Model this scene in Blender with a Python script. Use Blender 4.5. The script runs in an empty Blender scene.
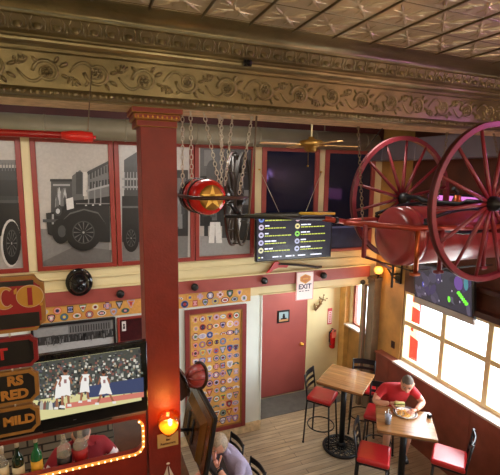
import bpy, bmesh, math, random
from mathutils import Vector, Matrix, Euler
random.seed(7)
SC = bpy.context.scene
COL = SC.collection
PI = math.pi
V = Vector

# ------------------------------------------------------------------ camera
H = 4.2
F = 412.234
RW = ((0.9283546625, -0.0443139400, 0.3690445709),
      (-0.3714634807, -0.1456937604, 0.9169450424),
      (0.0131340437, -0.9883367862, -0.1517164921))      # world rows, camera columns right/down/forward
cam_d = bpy.data.cameras.new('camera')
cam_d.sensor_width = 36.0
cam_d.lens = F * 36.0 / 500.0
cam_d.clip_start = 0.05
cam = bpy.data.objects.new('camera', cam_d)
COL.objects.link(cam)
M = Matrix.Identity(4)
for i in range(3):
    M[i][0] = RW[i][0]; M[i][1] = -RW[i][1]; M[i][2] = -RW[i][2]
M[2][3] = H
cam.matrix_world = M
SC.camera = cam

def ray(x, y):
    v = (x - 250.0, y - 237.5, F)
    return V([sum(RW[i][k] * v[k] for k in range(3)) for i in range(3)])
def atY(x, y, Y):
    r = ray(x, y); return V((0, 0, H)) + r * (Y / r.y)
def atX(x, y, X):
    r = ray(x, y); return V((0, 0, H)) + r * (X / r.x)

# ------------------------------------------------------------------ materials
MATS = {}
def mat(name, col, rough=0.6, metal=0.0, var=0.0, vscale=8.0, bump=0.0, bscale=40.0, emit=None, estr=0.0, spec=None, coat=0.0):
    if name in MATS: return MATS[name]
    m = bpy.data.materials.new(name); m.use_nodes = True
    nt = m.node_tree; b = nt.nodes['Principled BSDF']
    c = (col[0], col[1], col[2], 1)
    b.inputs['Base Color'].default_value = c
    b.inputs['Roughness'].default_value = rough
    b.inputs['Metallic'].default_value = metal
    if coat: b.inputs['Coat Weight'].default_value = coat; b.inputs['Coat Roughness'].default_value = 0.15
    if spec is not None: b.inputs['Specular IOR Level'].default_value = spec
    if emit:
        b.inputs['Emission Color'].default_value = (emit[0], emit[1], emit[2], 1)
        b.inputs['Emission Strength'].default_value = estr
    tc = nt.nodes.new('ShaderNodeTexCoord')
    if var:
        n = nt.nodes.new('ShaderNodeTexNoise'); n.inputs['Scale'].default_value = vscale; n.inputs['Detail'].default_value = 5
        nt.links.new(tc.outputs['Object'], n.inputs['Vector'])
        r = nt.nodes.new('ShaderNodeValToRGB')
        r.color_ramp.elements[0].position = 0.3; r.color_ramp.elements[1].position = 0.72
        r.color_ramp.elements[0].color = (c[0]*(1-var), c[1]*(1-var), c[2]*(1-var), 1)
        r.color_ramp.elements[1].color = (min(1, c[0]*(1+var)), min(1, c[1]*(1+var)), min(1, c[2]*(1+var)), 1)
        nt.links.new(n.outputs['Fac'], r.inputs['Fac']); nt.links.new(r.outputs['Color'], b.inputs['Base Color'])
    if bump:
        n2 = nt.nodes.new('ShaderNodeTexNoise'); n2.inputs['Scale'].default_value = bscale; n2.inputs['Detail'].default_value = 4
        nt.links.new(tc.outputs['Object'], n2.inputs['Vector'])
        bp = nt.nodes.new('ShaderNodeBump'); bp.inputs['Strength'].default_value = bump; bp.inputs['Distance'].default_value = 0.02
        nt.links.new(n2.outputs['Fac'], bp.inputs['Height']); nt.links.new(bp.outputs['Normal'], b.inputs['Normal'])
    MATS[name] = m
    return m

def srgb(r, g, b):
    f = lambda c: (c/255/12.92) if c/255 <= 0.04045 else ((c/255+0.055)/1.055)**2.4
    return (f(r), f(g), f(b))

# plain paints and metals
RED = mat('red_paint', srgb(142, 46, 34), 0.45, var=0.12, vscale=5, bump=0.05)
RED2 = mat('red_band_paint', srgb(160, 76, 68), 0.5, var=0.1, vscale=5)
COLRED = mat('column_red', srgb(124, 34, 20), 0.5, var=0.12, vscale=9, bump=0.15, bscale=60)
CREAM = mat('cream_paint', srgb(222, 206, 160), 0.6, var=0.05, vscale=3)
MINT = mat('pale_wall', srgb(222, 228, 220), 0.7, var=0.04, vscale=3)
MAROON = mat('maroon_wall', srgb(70, 20, 18), 0.6, var=0.15)
DUCTM = mat('duct_grey', srgb(128, 120, 100), 0.55, metal=0.3, var=0.12, vscale=4, bump=0.08, bscale=14)
TIN = mat('pressed_tin', srgb(134, 124, 92), 0.34, metal=0.8, var=0.25, vscale=5, bump=0.12, bscale=50)
BLACKM = mat('black_metal', (0.012, 0.012, 0.014), 0.38, metal=0.4)
BLACKP = mat('black_plastic', (0.01, 0.01, 0.011), 0.3)
BLACKG = mat('black_gloss', (0.006, 0.006, 0.007), 0.12)
CHAINM = mat('chain_steel', srgb(196, 190, 172), 0.4, metal=0.45)
CHAIND = mat('old_chain', srgb(120, 106, 84), 0.5, metal=0.4)
OLDB = mat('old_brass', srgb(150, 112, 52), .4, metal=.8)
BRASS = mat('brass', srgb(205, 160, 70), 0.28, metal=1.0, var=0.1)
GOLD = mat('gold_leaf', srgb(184, 136, 52), 0.4, metal=0.25, var=0.1)
GOLDD = mat('dull_gold', srgb(150, 106, 48), 0.5, metal=0.2, var=0.12)
CARTRED = mat('cart_red', srgb(112, 30, 38), 0.4, var=0.2, vscale=12, bump=0.04)
TANKRED = mat('tank_red', srgb(140, 48, 50), 0.28, var=0.12, vscale=4, coat=0.3)
VINYL = mat('red_vinyl', srgb(176, 30, 34), 0.3, var=0.06)
COPPER = mat('copper', srgb(190, 100, 60), 0.3, metal=0.9)
PINE = mat('pine_board', srgb(205, 158, 88), 0.45, var=0.16, vscale=6)
WHITE = mat('white_matte', (0.8, 0.8, 0.78), 0.5)
OAKRAW = mat('raw_wood', srgb(205, 180, 140), 0.7, var=0.25, vscale=14, bump=0.3, bscale=25)
DARKWOOD = mat('dark_wood', srgb(58, 26, 18), 0.4, var=0.25, vscale=10)

def wood_planks(name, c1, c2, c3, plank=0.11, length=1.6, rough=0.45, axis=0, coordz=False, bumpd=0.004, wear=0.0):
    m = bpy.data.materials.new(name); m.use_nodes = True
    nt = m.node_tree; b = nt.nodes['Principled BSDF']; L = nt.links
    tc = nt.nodes.new('ShaderNodeTexCoord'); mp = nt.nodes.new('ShaderNodeMapping')
    L.new(tc.outputs['Object'], mp.inputs['Vector'])
    if axis == 1: mp.inputs['Rotation'].default_value = (0, 0, PI/2)
    if coordz: mp.inputs['Rotation'].default_value = (PI/2, 0, PI/2)
    br = nt.nodes.new('ShaderNodeTexBrick')
    br.inputs['Scale'].default_value = 1.0
    br.inputs['Brick Width'].default_value = length; br.inputs['Row Height'].default_value = plank
    br.inputs['Mortar Size'].default_value = 0.004; br.inputs['Bias'].default_value = 0.0
    br.inputs['Color1'].default_value = (*c1, 1); br.inputs['Color2'].default_value = (*c2, 1); br.inputs['Mortar'].default_value = (*c3, 1)
    L.new(mp.outputs['Vector'], br.inputs['Vector'])
    n = nt.nodes.new('ShaderNodeTexNoise'); n.inputs['Scale'].default_value = 3.0; n.inputs['Detail'].default_value = 8
    ms = nt.nodes.new('ShaderNodeMapping'); ms.inputs['Scale'].default_value = (0.8, 9, 1)
    L.new(mp.outputs['Vector'], ms.inputs['Vector']); L.new(ms.outputs['Vector'], n.inputs['Vector'])
    rp = nt.nodes.new('ShaderNodeValToRGB'); rp.color_ramp.elements[0].position = 0.3; rp.color_ramp.elements[1].position = 0.7
    rp.color_ramp.elements[0].color = (0.45, 0.45, 0.45, 1); rp.color_ramp.elements[1].color = (1.15, 1.12, 1.05, 1)
    L.new(n.outputs['Fac'], rp.inputs['Fac'])
    mx = nt.nodes.new('ShaderNodeMix'); mx.data_type = 'RGBA'; mx.blend_type = 'MULTIPLY'; mx.inputs['Factor'].default_value = 0.85
    L.new(br.outputs['Color'], mx.inputs['A']); L.new(rp.outputs['Color'], mx.inputs['B'])
    out = mx.outputs['Result']
    if wear:
        n3 = nt.nodes.new('ShaderNodeTexNoise'); n3.inputs['Scale'].default_value = 1.6; n3.inputs['Detail'].default_value = 6
        L.new(tc.outputs['Object'], n3.inputs['Vector'])
        r3 = nt.nodes.new('ShaderNodeValToRGB'); r3.color_ramp.elements[0].position = 0.42; r3.color_ramp.elements[1].position = 0.66
        r3.color_ramp.elements[0].color = (0, 0, 0, 1); r3.color_ramp.elements[1].color = (wear, wear, wear, 1)
        L.new(n3.outputs['Fac'], r3.inputs['Fac'])
        m2 = nt.nodes.new('ShaderNodeMix'); m2.data_type = 'RGBA'
        L.new(r3.outputs['Color'], m2.inputs['Factor']); L.new(out, m2.inputs['A']); m2.inputs['B'].default_value = (*srgb(150, 132, 110), 1)
        out = m2.outputs['Result']
    L.new(out, b.inputs['Base Color'])
    b.inputs['Roughness'].default_value = rough
    bp = nt.nodes.new('ShaderNodeBump'); bp.inputs['Strength'].default_value = 0.5; bp.inputs['Distance'].default_value = bumpd
    L.new(br.outputs['Fac'], bp.inputs['Height']); bp.invert = True; L.new(bp.outputs['Normal'], b.inputs['Normal'])
    MATS[name] = m
    return m
FLOORM = wood_planks('floor_planks', srgb(194, 174, 146), srgb(170, 148, 120), srgb(84, 68, 54), 0.09, 1.4, 0.42, wear=0.7)
TABLEM = wood_planks('table_boards', srgb(166, 122, 80), srgb(148, 104, 66), srgb(150, 100, 56), 0.115, 2.0, 0.2, bumpd=0.0005)
PINEW = wood_planks('knotty_pine', srgb(206, 160, 92), srgb(188, 140, 76), srgb(120, 80, 40), 0.14, 3.0, 0.5, coordz=True)
BROWNW = wood_planks('brown_siding', srgb(96, 52, 34), srgb(82, 42, 28), srgb(40, 20, 14), 0.16, 4.0, 0.5, coordz=True)
WAINS = mat('brown_wainscot', srgb(128, 68, 54), 0.35, var=0.18, vscale=6)

def stone_mat():
    m = bpy.data.materials.new('stacked_stone'); m.use_nodes = True
    nt = m.node_tree; b = nt.nodes['Principled BSDF']; L = nt.links
    tc = nt.nodes.new('ShaderNodeTexCoord'); mp = nt.nodes.new('ShaderNodeMapping'); mp.inputs['Rotation'].default_value = (PI/2, 0, 0)
    L.new(tc.outputs['Object'], mp.inputs['Vector'])
    br = nt.nodes.new('ShaderNodeTexBrick'); br.inputs['Scale'].default_value = 1.0
    br.inputs['Brick Width'].default_value = 0.34; br.inputs['Row Height'].default_value = 0.11; br.inputs['Mortar Size'].default_value = 0.012
    br.inputs['Color1'].default_value = (*srgb(150, 138, 116), 1); br.inputs['Color2'].default_value = (*srgb(108, 98, 82), 1); br.inputs['Mortar'].default_value = (*srgb(50, 44, 36), 1)
    L.new(mp.outputs['Vector'], br.inputs['Vector']); L.new(br.outputs['Color'], b.inputs['Base Color']); b.inputs['Roughness'].default_value = 0.85
    bp = nt.nodes.new('ShaderNodeBump'); bp.inputs['Distance'].default_value = 0.02; bp.invert = True
    L.new(br.outputs['Fac'], bp.inputs['Height']); L.new(bp.outputs['Normal'], b.inputs['Normal'])
    return m
STONE = stone_mat()

TINC = mat('tin_ceiling', srgb(204, 192, 164), 0.30, metal=0.55, var=0.15, vscale=4, bump=0.25, bscale=34)

def glass_mat(name='window_glass', tint=(1, 1, 1), refl=1.0, milk=0.0):
    m = bpy.data.materials.new(name); m.use_nodes = True
    nt = m.node_tree; nt.nodes.clear(); L = nt.links
    o = nt.nodes.new('ShaderNodeOutputMaterial'); t = nt.nodes.new('ShaderNodeBsdfTransparent'); g = nt.nodes.new('ShaderNodeBsdfGlossy')
    t.inputs['Color'].default_value = (*tint, 1); g.inputs['Roughness'].default_value = 0.03
    lw = nt.nodes.new('ShaderNodeLayerWeight'); lw.inputs['Blend'].default_value = 0.5
    pw = nt.nodes.new('ShaderNodeMath'); pw.operation = 'POWER'; pw.inputs[1].default_value = 3.0; L.new(lw.outputs['Facing'], pw.inputs[0])
    fr = nt.nodes.new('ShaderNodeMath'); fr.operation = 'MULTIPLY_ADD'; fr.inputs[1].default_value = 0.5*refl; fr.inputs[2].default_value = 0.04*refl; L.new(pw.outputs['Value'], fr.inputs[0])
    mx = nt.nodes.new('ShaderNodeMixShader'); L.new(fr.outputs['Value'], mx.inputs['Fac']); L.new(t.outputs['BSDF'], mx.inputs[1]); L.new(g.outputs['BSDF'], mx.inputs[2])
    fin = mx
    if milk:
        df = nt.nodes.new('ShaderNodeBsdfDiffuse'); df.inputs['Color'].default_value = (0.75, 0.74, 0.68, 1)
        m2 = nt.nodes.new('ShaderNodeMixShader'); m2.inputs['Fac'].default_value = milk; L.new(mx.outputs['Shader'], m2.inputs[1]); L.new(df.outputs['BSDF'], m2.inputs[2]); fin = m2
    L.new(fin.outputs['Shader'], o.inputs['Surface'])
    return m
GLASS = glass_mat()
GLASSD = glass_mat('drink_glass', (0.94, 0.97, 1.0), 1.2, 0.08)
AMBERG = glass_mat('amber_glass', (1.0, 0.72, 0.3))
CLEARB = glass_mat('bottle_clear', (0.93, 0.92, 0.86), 1.2, 0.24)

def emat(name, col, s=1.0):
    if name in MATS: return MATS[name]
    m = bpy.data.materials.new(name); m.use_nodes = True
    b = m.node_tree.nodes['Principled BSDF']
    b.inputs['Base Color'].default_value = (0.01, 0.01, 0.01, 1); b.inputs['Roughness'].default_value = 0.25
    b.inputs['Emission Color'].default_value = (*col, 1); b.inputs['Emission Strength'].default_value = s
    MATS[name] = m
    return m

# ------------------------------------------------------------------ mesh helpers
class MB:
    def __init__(self): self.bm = bmesh.new(); self.mats = []
    def mi(self, m):
        if m not in self.mats: self.mats.append(m)
        return self.mats.index(m)
    def _set(self, faces, m, smooth=False):
        i = self.mi(m) if m else 0
        for f in faces: f.material_index = i; f.smooth = smooth
    def box(self, lo, hi, m=None, bevel=0.0, mtx=None, seg=2):
        r = bmesh.ops.create_cube(self.bm, size=1.0)
        vs = r['verts']; c = [(lo[i]+hi[i])/2 for i in range(3)]; s = [hi[i]-lo[i] for i in range(3)]
        for v in vs: v.co = V((c[0]+v.co.x*s[0], c[1]+v.co.y*s[1], c[2]+v.co.z*s[2]))
        fs = list({f for v in vs for f in v.link_faces})
        if bevel:
            es = list({e for v in vs for e in v.link_edges})
            rr = bmesh.ops.bevel(self.bm, geom=es, offset=bevel, segments=seg, affect='EDGES', profile=0.5)
            fs = [f for f in rr['faces']] + [f for f in fs if f.is_valid]
            fs = list({f for f in fs if f.is_valid})
            vs = list({v for f in fs for v in f.verts})
        self._set(fs, m, bool(bevel))
        if mtx: bmesh.ops.transform(self.bm, matrix=mtx, verts=vs)
        return vs
    def tube(self, pts, r, m=None, n=8, closed=False, cap=True, mtx=None):
        pts = [V(p) for p in pts]; N = len(pts)
        rs = r if isinstance(r, (list, tuple)) else [r]*N
        rings = []; prev = None
        for i, p in enumerate(pts):
            if closed: t = pts[(i+1) % N] - pts[i-1]
            else: t = pts[min(i+1, N-1)] - pts[max(i-1, 0)]
            t.normalize()
            if prev is None:
                a = V((0, 0, 1)) if abs(t.z) < 0.9 else V((1, 0, 0))
                u = t.cross(a).normalized()
            else:
                u = (prev - t*prev.dot(t)).normalized()
            prev = u; w = t.cross(u)
            rings.append([self.bm.verts.new(p + (u*math.cos(2*PI*k/n) + w*math.sin(2*PI*k/n))*rs[i]) for k in range(n)])
        fs = []
        for i in range(N if closed else N-1):
            a, b = rings[i], rings[(i+1) % N]
            for k in range(n):
                fs.append(self.bm.faces.new((a[k], a[(k+1) % n], b[(k+1) % n], b[k])))
        if cap and not closed:
            fs.append(self.bm.faces.new(rings[0][::-1])); fs.append(self.bm.faces.new(rings[-1]))
        self._set(fs, m, True)
        for f in fs[-2:]:
            if cap and not closed: f.smooth = False
        vs = [v for g in rings for v in g]
        if mtx: bmesh.ops.transform(self.bm, matrix=mtx, verts=vs)
        return vs
    def lathe(self, prof, m=None, n=24, mtx=None, mats=None, smooth=True, a0=0, a1=2*PI):
        full = abs(a1-a0-2*PI) < 1e-6
        cnt = n if full else n+1
        rings = []
        for (r, z) in prof:
            rings.append([self.bm.verts.new((max(r, 1e-4)*math.cos(a0+(a1-a0)*k/n), max(r, 1e-4)*math.sin(a0+(a1-a0)*k/n), z)) for k in range(cnt)])
        allf = []
        for i in range(len(rings)-1):
            fs = []
            for k in range(n):
                a, b = rings[i], rings[i+1]
                fs.append(self.bm.faces.new((a[k], a[(k+1) % cnt], b[(k+1) % cnt], b[k])))
            self._set(fs, (mats[i] if mats else m), smooth); allf += fs
        vs = [v for g in rings for v in g]
        if mtx: bmesh.ops.transform(self.bm, matrix=mtx, verts=vs)
        return vs
    def sphere(self, c, r, m=None, u=12, v=8, mtx=None):
        s = r if isinstance(r, (list, tuple)) else (r, r, r)
        q = bmesh.ops.create_uvsphere(self.bm, u_segments=u, v_segments=v, radius=1.0)
        vs = q['verts']
        for w in vs: w.co = V((w.co.x*s[0], w.co.y*s[1], w.co.z*s[2]))
        if mtx: bmesh.ops.transform(self.bm, matrix=mtx, verts=vs)
        for w in vs: w.co += V(c)
        self._set({f for w in vs for f in w.link_faces}, m, True)
        return vs
    def poly(self, pts, m=None, thick=None):
        vs = [self.bm.verts.new(V(p)) for p in pts]
        f = self.bm.faces.new(vs); fs = [f]
        if thick:
            r = bmesh.ops.extrude_face_region(self.bm, geom=[f])
            nv = [g for g in r['geom'] if isinstance(g, bmesh.types.BMVert)]
            bmesh.ops.translate(self.bm, vec=V(thick), verts=nv)
            fs = list({g for v in vs+nv for g in v.link_faces})
        self._set(fs, m)
        return vs
    def text(self, s, size, mtx, m=None, extrude=0.002, offset=0.0, align='CENTER'):
        cu = bpy.data.curves.new('t', 'FONT'); cu.body = s; cu.size = size; cu.extrude = extrude; cu.offset = offset
        cu.align_x = align; cu.align_y = 'CENTER'; cu.resolution_u = 3
        o = bpy.data.objects.new('t', cu); COL.objects.link(o)
        dg = bpy.context.evaluated_depsgraph_get(); dg.update()
        me = bpy.data.meshes.new_from_object(o.evaluated_get(dg))
        bpy.data.objects.remove(o); bpy.data.curves.remove(cu)
        self.addmesh(me, mtx, m); bpy.data.meshes.remove(me)
    def addmesh(self, me, mtx=None, m=None, smooth=False):
        nv = len(self.bm.verts); nf = len(self.bm.faces)
        if mtx: me.transform(mtx)
        self.bm.from_mesh(me); self.bm.faces.ensure_lookup_table()
        self._set(list(self.bm.faces)[nf:], m, smooth)
        self.bm.verts.ensure_lookup_table()
        return list(self.bm.verts)[nv:]
    def build(self, name, m=None, parent=None, origin=None, mtx=None):
        if mtx: bmesh.ops.transform(self.bm, matrix=mtx, verts=self.bm.verts)
        bmesh.ops.recalc_face_normals(self.bm, faces=self.bm.faces)
        if origin is not None: bmesh.ops.translate(self.bm, vec=-V(origin), verts=self.bm.verts)
        me = bpy.data.meshes.new(name); self.bm.to_mesh(me); self.bm.free()
        for q in (self.mats or [m]): me.materials.append(q)
        o = bpy.data.objects.new(name, me); COL.objects.link(o)
        if origin is not None: o.location = V(origin)
        if parent: o.parent = parent
        return o

def tag(o, label, cat, group=None, kind=None):
    o['label'] = label; o['category'] = cat
    if group: o['group'] = group
    if kind: o['kind'] = kind
    return o
def struct(o): o['kind'] = 'structure'; return o
def empty(name, loc=(0, 0, 0), rz=0.0, rot=None):
    o = bpy.data.objects.new(name, None); COL.objects.link(o); o.location = V(loc)
    o.rotation_euler = rot if rot else (0, 0, rz); o.empty_display_size = 0.1
    return o
def copy_tree(o, parent=None):
    c = o.copy(); COL.objects.link(c); c.parent = parent
    for ch in list(o.children): copy_tree(ch, c)
    return c
def rotm(p, rx=0, ry=0, rz=0): return Matrix.Translation(V(p)) @ Euler((rx, ry, rz)).to_matrix().to_4x4()
def align(p, d):
    """matrix taking local +Z to direction d, at point p"""
    return Matrix.Translation(V(p)) @ V(d).normalized().to_track_quat('Z', 'Y').to_matrix().to_4x4()
FRONT = Matrix(((1, 0, 0, 0), (0, 0, -1, 0), (0, 1, 0, 0), (0, 0, 0, 1)))     # local xy -> world xz, normal -Y
def front(p): return Matrix.Translation(V(p)) @ FRONT
# ------------------------------------------------------------------ room shell
XL, XR, YB, YF, ZC = -2.6, 4.75, 5.8, -2.6, 5.12
b = MB(); b.box((XL-0.2, YF-0.2, -0.2), (XR+0.25, 6.95, 0.0), FLOORM); struct(b.build('floor'))
b = MB(); b.box((XL-0.2, YF-0.2, ZC), (XR+0.25, 6.95, ZC+0.15), TINC)
for k in range(-12, 13):                                    # raised seams between the tin sheets
    x = 1.0 + 0.305*k
    if XL < x < XR: b.tube([(x, YF, ZC), (x, 2.55, ZC)], 0.009, TIN, n=6)
for k in range(0, 17):
    y = 2.5 - 0.305*k
    b.tube([(XL, y, ZC+0.003), (XR, y, ZC+0.003)], 0.006, TIN, n=6)
for i in range(-6, 13):                                     # embossed leaf spray on every sheet the gallery shows
    for j in range(0, 8):
        cx, cy = 1.0+0.305*(i+.5), 2.5-0.305*(j+.5)
        if not (XL < cx < XR-.1): continue
        for q in range(4):
            a = PI/4+q*PI/2
            for s_, l_, w_ in ((0, .17, .012), (.42, .12, .009), (-.42, .12, .009)):
                d1, d2 = a+s_*.4, a+s_*1.5
                p0 = (cx+.02*math.cos(a), cy+.02*math.sin(a), ZC)
                p1 = (cx+l_*.55*math.cos(d1), cy+l_*.55*math.sin(d1), ZC); p2 = (cx+l_*math.cos(d2*.6+d1*.4), cy+l_*math.sin(d2*.6+d1*.4), ZC)
                b.tube([p0, p1, p2], [w_*.5, w_, w_*.3], TINC, 5, cap=False)
        b.sphere((cx, cy, ZC), (.02, .02, .012), TINC, 8, 5)
struct(b.build('ceiling'))
b = MB(); b.box((XL-0.2, YF, 0), (XL, 6.95, ZC), CREAM); struct(b.build('wall_left'))
b = MB(); b.box((XL, YF-0.2, 0), (XR, YF, ZC), CREAM); struct(b.build('wall_front'))
b = MB(); b.box((XL, YF, 2.45), (XR-0.35, 0.75, 2.6), DARKWOOD); struct(b.build('floor_mezzanine'))

b = MB()                                                     # back wall, with the entrance recess on the right
b.box((XL, YB, 0), (2.54, 6.95, 2.31), MINT)
b.box((XL, YB, 2.31), (XR+0.2, 6.95, 2.95), CREAM)
b.box((XL, YB, 2.95), (XR+0.2, 6.95, 4.62), CREAM)
b.box((XL, YB, 4.62), (XR+0.2, 6.95, ZC), MAROON)
b.box((2.54, 6.69, 0), (XR+0.2, 6.95, 2.31), CREAM)
struct(b.build('wall_back'))
b = MB(); b.box((XL, YB-0.04, 2.455), (4.6, YB, 2.65), RED2, 0.004); struct(b.build('trim_1'))
b = MB(); b.box((XL, YB-0.055, 2.65), (4.6, YB, 2.672), CREAM, 0.004); b.box((XL, YB-0.025, 2.80), (4.6, YB, 2.825), CREAM, 0.006)
b.box((XL, YB-0.03, 2.92), (4.6, YB, 2.935), CREAM, 0.003); struct(b.build('trim_2'))
b = MB(); b.box((2.5, YB-0.03, 2.31), (4.6, YB, 2.33), CREAM, 0.004); struct(b.build('trim_3'))
b = MB(); b.box((1.0, YB-0.03, 0), (2.56, YB, 0.16), OAKRAW, 0.006); b.box((2.535, YB, 0), (2.56, 6.69, 0.16), OAKRAW); struct(b.build('baseboard_back'))
b = MB(); b.box((2.535, YB-0.02, 0.16), (2.56, YB, 2.31), MINT, 0.004); struct(b.build('trim_4'))
b = MB(); b.box((XL, YB-0.05, 0), (1.0, YB, 0.95), STONE); struct(b.build('trim_5'))

# right wall: wainscot, sill, windows, pine end, planked upper part
b = MB()
b.box((XR, YF, 0), (XR+0.2, 5.08, 1.18), WAINS)
b.box((XR, YF, 2.37), (XR+0.2, 5.08, ZC), BROWNW)
b.box((XR, YF, 1.18), (XR+0.2, 0.62, 2.37), BROWNW)
b.box((XR, 5.08, 0), (XR+0.2, 5.92, ZC), PINEW)
b.box((XR, 5.92, 0), (XR+0.2, 6.95, 1.33), PINEW)
b.box((XR, 5.92, 2.24), (XR+0.2, 6.95, ZC), PINEW)
b.box((XR, 6.42, 1.33), (XR+0.2, 6.95, 2.24), CREAM)
struct(b.build('wall_right'))
b = MB(); b.box((4.63, YF, 0), (XR, 5.52, 1.15), WAINS, 0.006)
for y in (0.4, 1.2, 2.0, 2.8, 3.6, 4.4, 5.2): b.box((4.622, y-0.012, 0.1), (4.63, y+0.012, 1.12), WAINS)
struct(b.build('trim_6'))
SILLM = mat('sill_paint', srgb(205, 190, 180), 0.28, var=0.06)
b = MB(); b.box((4.60, 0.5, 1.15), (XR+0.06, 5.08, 1.185), SILLM, 0.006); struct(b.build('trim_7'))
b = MB(); b.box((4.60, 5.08, 1.15), (XR, 5.52, 1.18), WAINS, 0.005); struct(b.build('trim_8'))
WINF = mat('window_frame_pine', srgb(212, 186, 138), 0.4, var=0.12)
b = MB(); x0, x1 = XR+0.03, XR+0.10
b.box((x0, 0.62, 1.18), (x1, 5.08, 1.245), WINF, 0.005); b.box((x0, 0.62, 2.32), (x1, 5.08, 2.37), WINF, 0.005)
for y in (0.66, 1.37, 2.09, 2.81, 3.53, 4.27, 5.055): b.box((x0-0.01, y-(0.04 if y < 5 else 0.02), 1.2), (x1, y+(0.04 if y < 5 else 0.02), 2.36), WINF, 0.005)
b.box((x0, 0.62, 1.80), (x1, 5.08, 1.875), WINF, 0.005)
w = struct(b.build('window_1'))
b = MB(); b.box((XR+0.06, 0.64, 1.2), (XR+0.066, 5.06, 2.35), GLASS); struct(b.build('glass', parent=w))
b = MB(); b.box((XR+0.02, 5.92, 1.33), (XR+0.09, 5.98, 2.24), RED2, 0.004); b.box((XR+0.02, 6.36, 1.33), (XR+0.09, 6.42, 2.24), CREAM, 0.004)
b.box((XR+0.02, 5.92, 2.19), (XR+0.09, 6.42, 2.24), CREAM, 0.004); b.box((XR+0.02, 5.92, 1.33), (XR+0.09, 6.42, 1.37), CREAM, 0.004)
w = struct(b.build('window_2'))
b = MB(); b.box((XR+0.05, 5.93, 1.34), (XR+0.056, 6.41, 2.23), GLASS); struct(b.build('glass', parent=w))
b = MB(); b.box((4.62, 5.9, 1.30), (XR+0.04, 6.5, 1.335), SILLM, 0.005); struct(b.build('trim_9'))
b = MB(); b.box((4.64, 6.5, 0), (XR, 6.69, 2.31), PINE, 0.005); struct(b.build('trim_10'))
# pillar between recess and pine wall
GREYP = mat('grey_brown_paint', srgb(120, 104, 84), 0.5, var=0.1)
b = MB(); b.box((4.60, 5.62, 0), (4.75, 5.80, 2.40), GREYP, 0.008); b.box((4.575, 5.60, 2.40), (4.75, 5.80, 2.46), DARKWOOD, 0.006)
b.box((4.53, 5.80, 0), (4.60, 5.88, 2.31), RED2, 0.004)
struct(b.build('pillar'))
# dark plank ledge over the window and lilac boxed soffit high on the right wall
b = MB(); b.box((4.62, 0.3, 2.42), (XR, 4.3, 2.50), DARKWOOD, 0.006); b.box((4.66, 0.3, 2.74), (XR, 4.3, 2.80), DARKWOOD, 0.006); struct(b.build('trim_11'))
LILAC = mat('lilac_grey_paint', srgb(112, 104, 116), 0.5, var=0.06)
b = MB(); b.box((4.40, 0.8, 4.44), (XR, YB, 4.74), LILAC, 0.006)
for y in (1.5, 2.3, 3.1, 3.9, 4.7, 5.4): b.box((4.39, y-0.02, 4.43), (4.42, y+0.02, 4.75), LILAC, 0.004)
struct(b.build('trim_12'))
# door and mat
DOORM = mat('door_red', srgb(164, 82, 76), 0.42, var=0.07, vscale=3)
b = MB(); b.box((2.93, 6.63, 0.02), (3.87, 6.675, 2.03), DOORM, 0.004)
d = struct(b.build('door_1'))
b = MB()
for lo, hi in (((2.86, 6.62, 0), (2.93, 6.69, 2.1)), ((3.87, 6.62, 0), (3.93, 6.69, 2.1)), ((2.93, 6.62, 2.03), (3.87, 6.69, 2.1))): b.box(lo, hi, CREAM, 0.005)
struct(b.build('door_frame', parent=d))
b = MB(); b.sphere((3.76, 6.58, 0.98), 0.035, BRASS); b.tube([(3.76, 6.585, 0.98), (3.76, 6.632, 0.98)], 0.014, BRASS); b.lathe([(0, 0), (0.032, 0), (0.032, 0.008), (0, 0.008)], BRASS, mtx=align((3.76, 6.632, 0.98), (0, -1, 0)))
struct(b.build('door_knob', parent=d))
MATM = mat('grey_mat', srgb(92, 88, 84), 0.9, var=0.15, bump=0.3, bscale=90)
b = MB(); b.box((2.58, 6.02, 0), (4.45, 6.6, 0.012), MATM, 0.004)
tag(b.build('floor_mat'), 'dark grey floor mat lying in front of the red door', 'mat')

# ------------------------------------------------------------------ pressed tin beam
b = MB()
prof = [(3.12, 4.62), (2.80, 4.62), (2.795, 4.632), (2.77, 4.64), (2.762, 4.655), (2.77, 4.668), (2.79, 4.675), (2.81, 4.69), (2.81, 4.885),
        (2.785, 4.89), (2.785, 4.908), (2.75, 4.912), (2.735, 4.925), (2.733, 4.938), (2.745, 4.952), (2.745, 4.962), (2.72, 4.975), (2.68, 5.04), (2.665, 5.045), (2.665, 5.055)]
for k in range(7):
    a = PI/2*k/6
    prof.append((2.665-0.145*(1-math.cos(a)), 5.055+0.062*math.sin(a)))
prof += [(2.515, 5.117), (2.515, ZC), (3.12, ZC)]
va = [b.bm.verts.new((XL, y, z)) for (y, z) in prof]; vb = [b.bm.verts.new((XR, y, z)) for (y, z) in prof]
n = len(prof)
for i in range(n):
    f = b.bm.faces.new((va[i], va[(i+1) % n], vb[(i+1) % n], vb[i])); f.material_index = b.mi(OAKRAW if i == 0 else TIN); f.smooth = (19 <= i <= 25)
b.bm.faces.new(va[::-1]).material_index = b.mi(TIN); b.bm.faces.new(vb).material_index = b.mi(TIN)
struct(b.build('beam'))
b = MB()                                                     # leaf and dart course
x = XL + 0.05; tl = math.atan2(0.065, 0.04)
while x < XR:
    b.sphere((x, 2.705, 5.004), (0.026, 0.013, 0.036), TIN, 8, 6, mtx=Euler((-0.55, 0, 0)).to_matrix().to_4x4())
    for s in (-1, 1):
        b.tube([(x+s*0.012, 2.735, 4.975), (x+s*0.034, 2.712, 4.99), (x+s*0.038, 2.69, 5.02), (x+s*0.022, 2.675, 5.042)], [0.004, 0.007, 0.006, 0.003], TIN, 5)
    b.sphere((x+0.049, 2.715, 4.99), (0.006, 0.01, 0.022), TIN, 6, 5)
    x += 0.098
struct(b.build('trim_13'))
b = MB()                                                     # scrolled frieze
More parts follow.
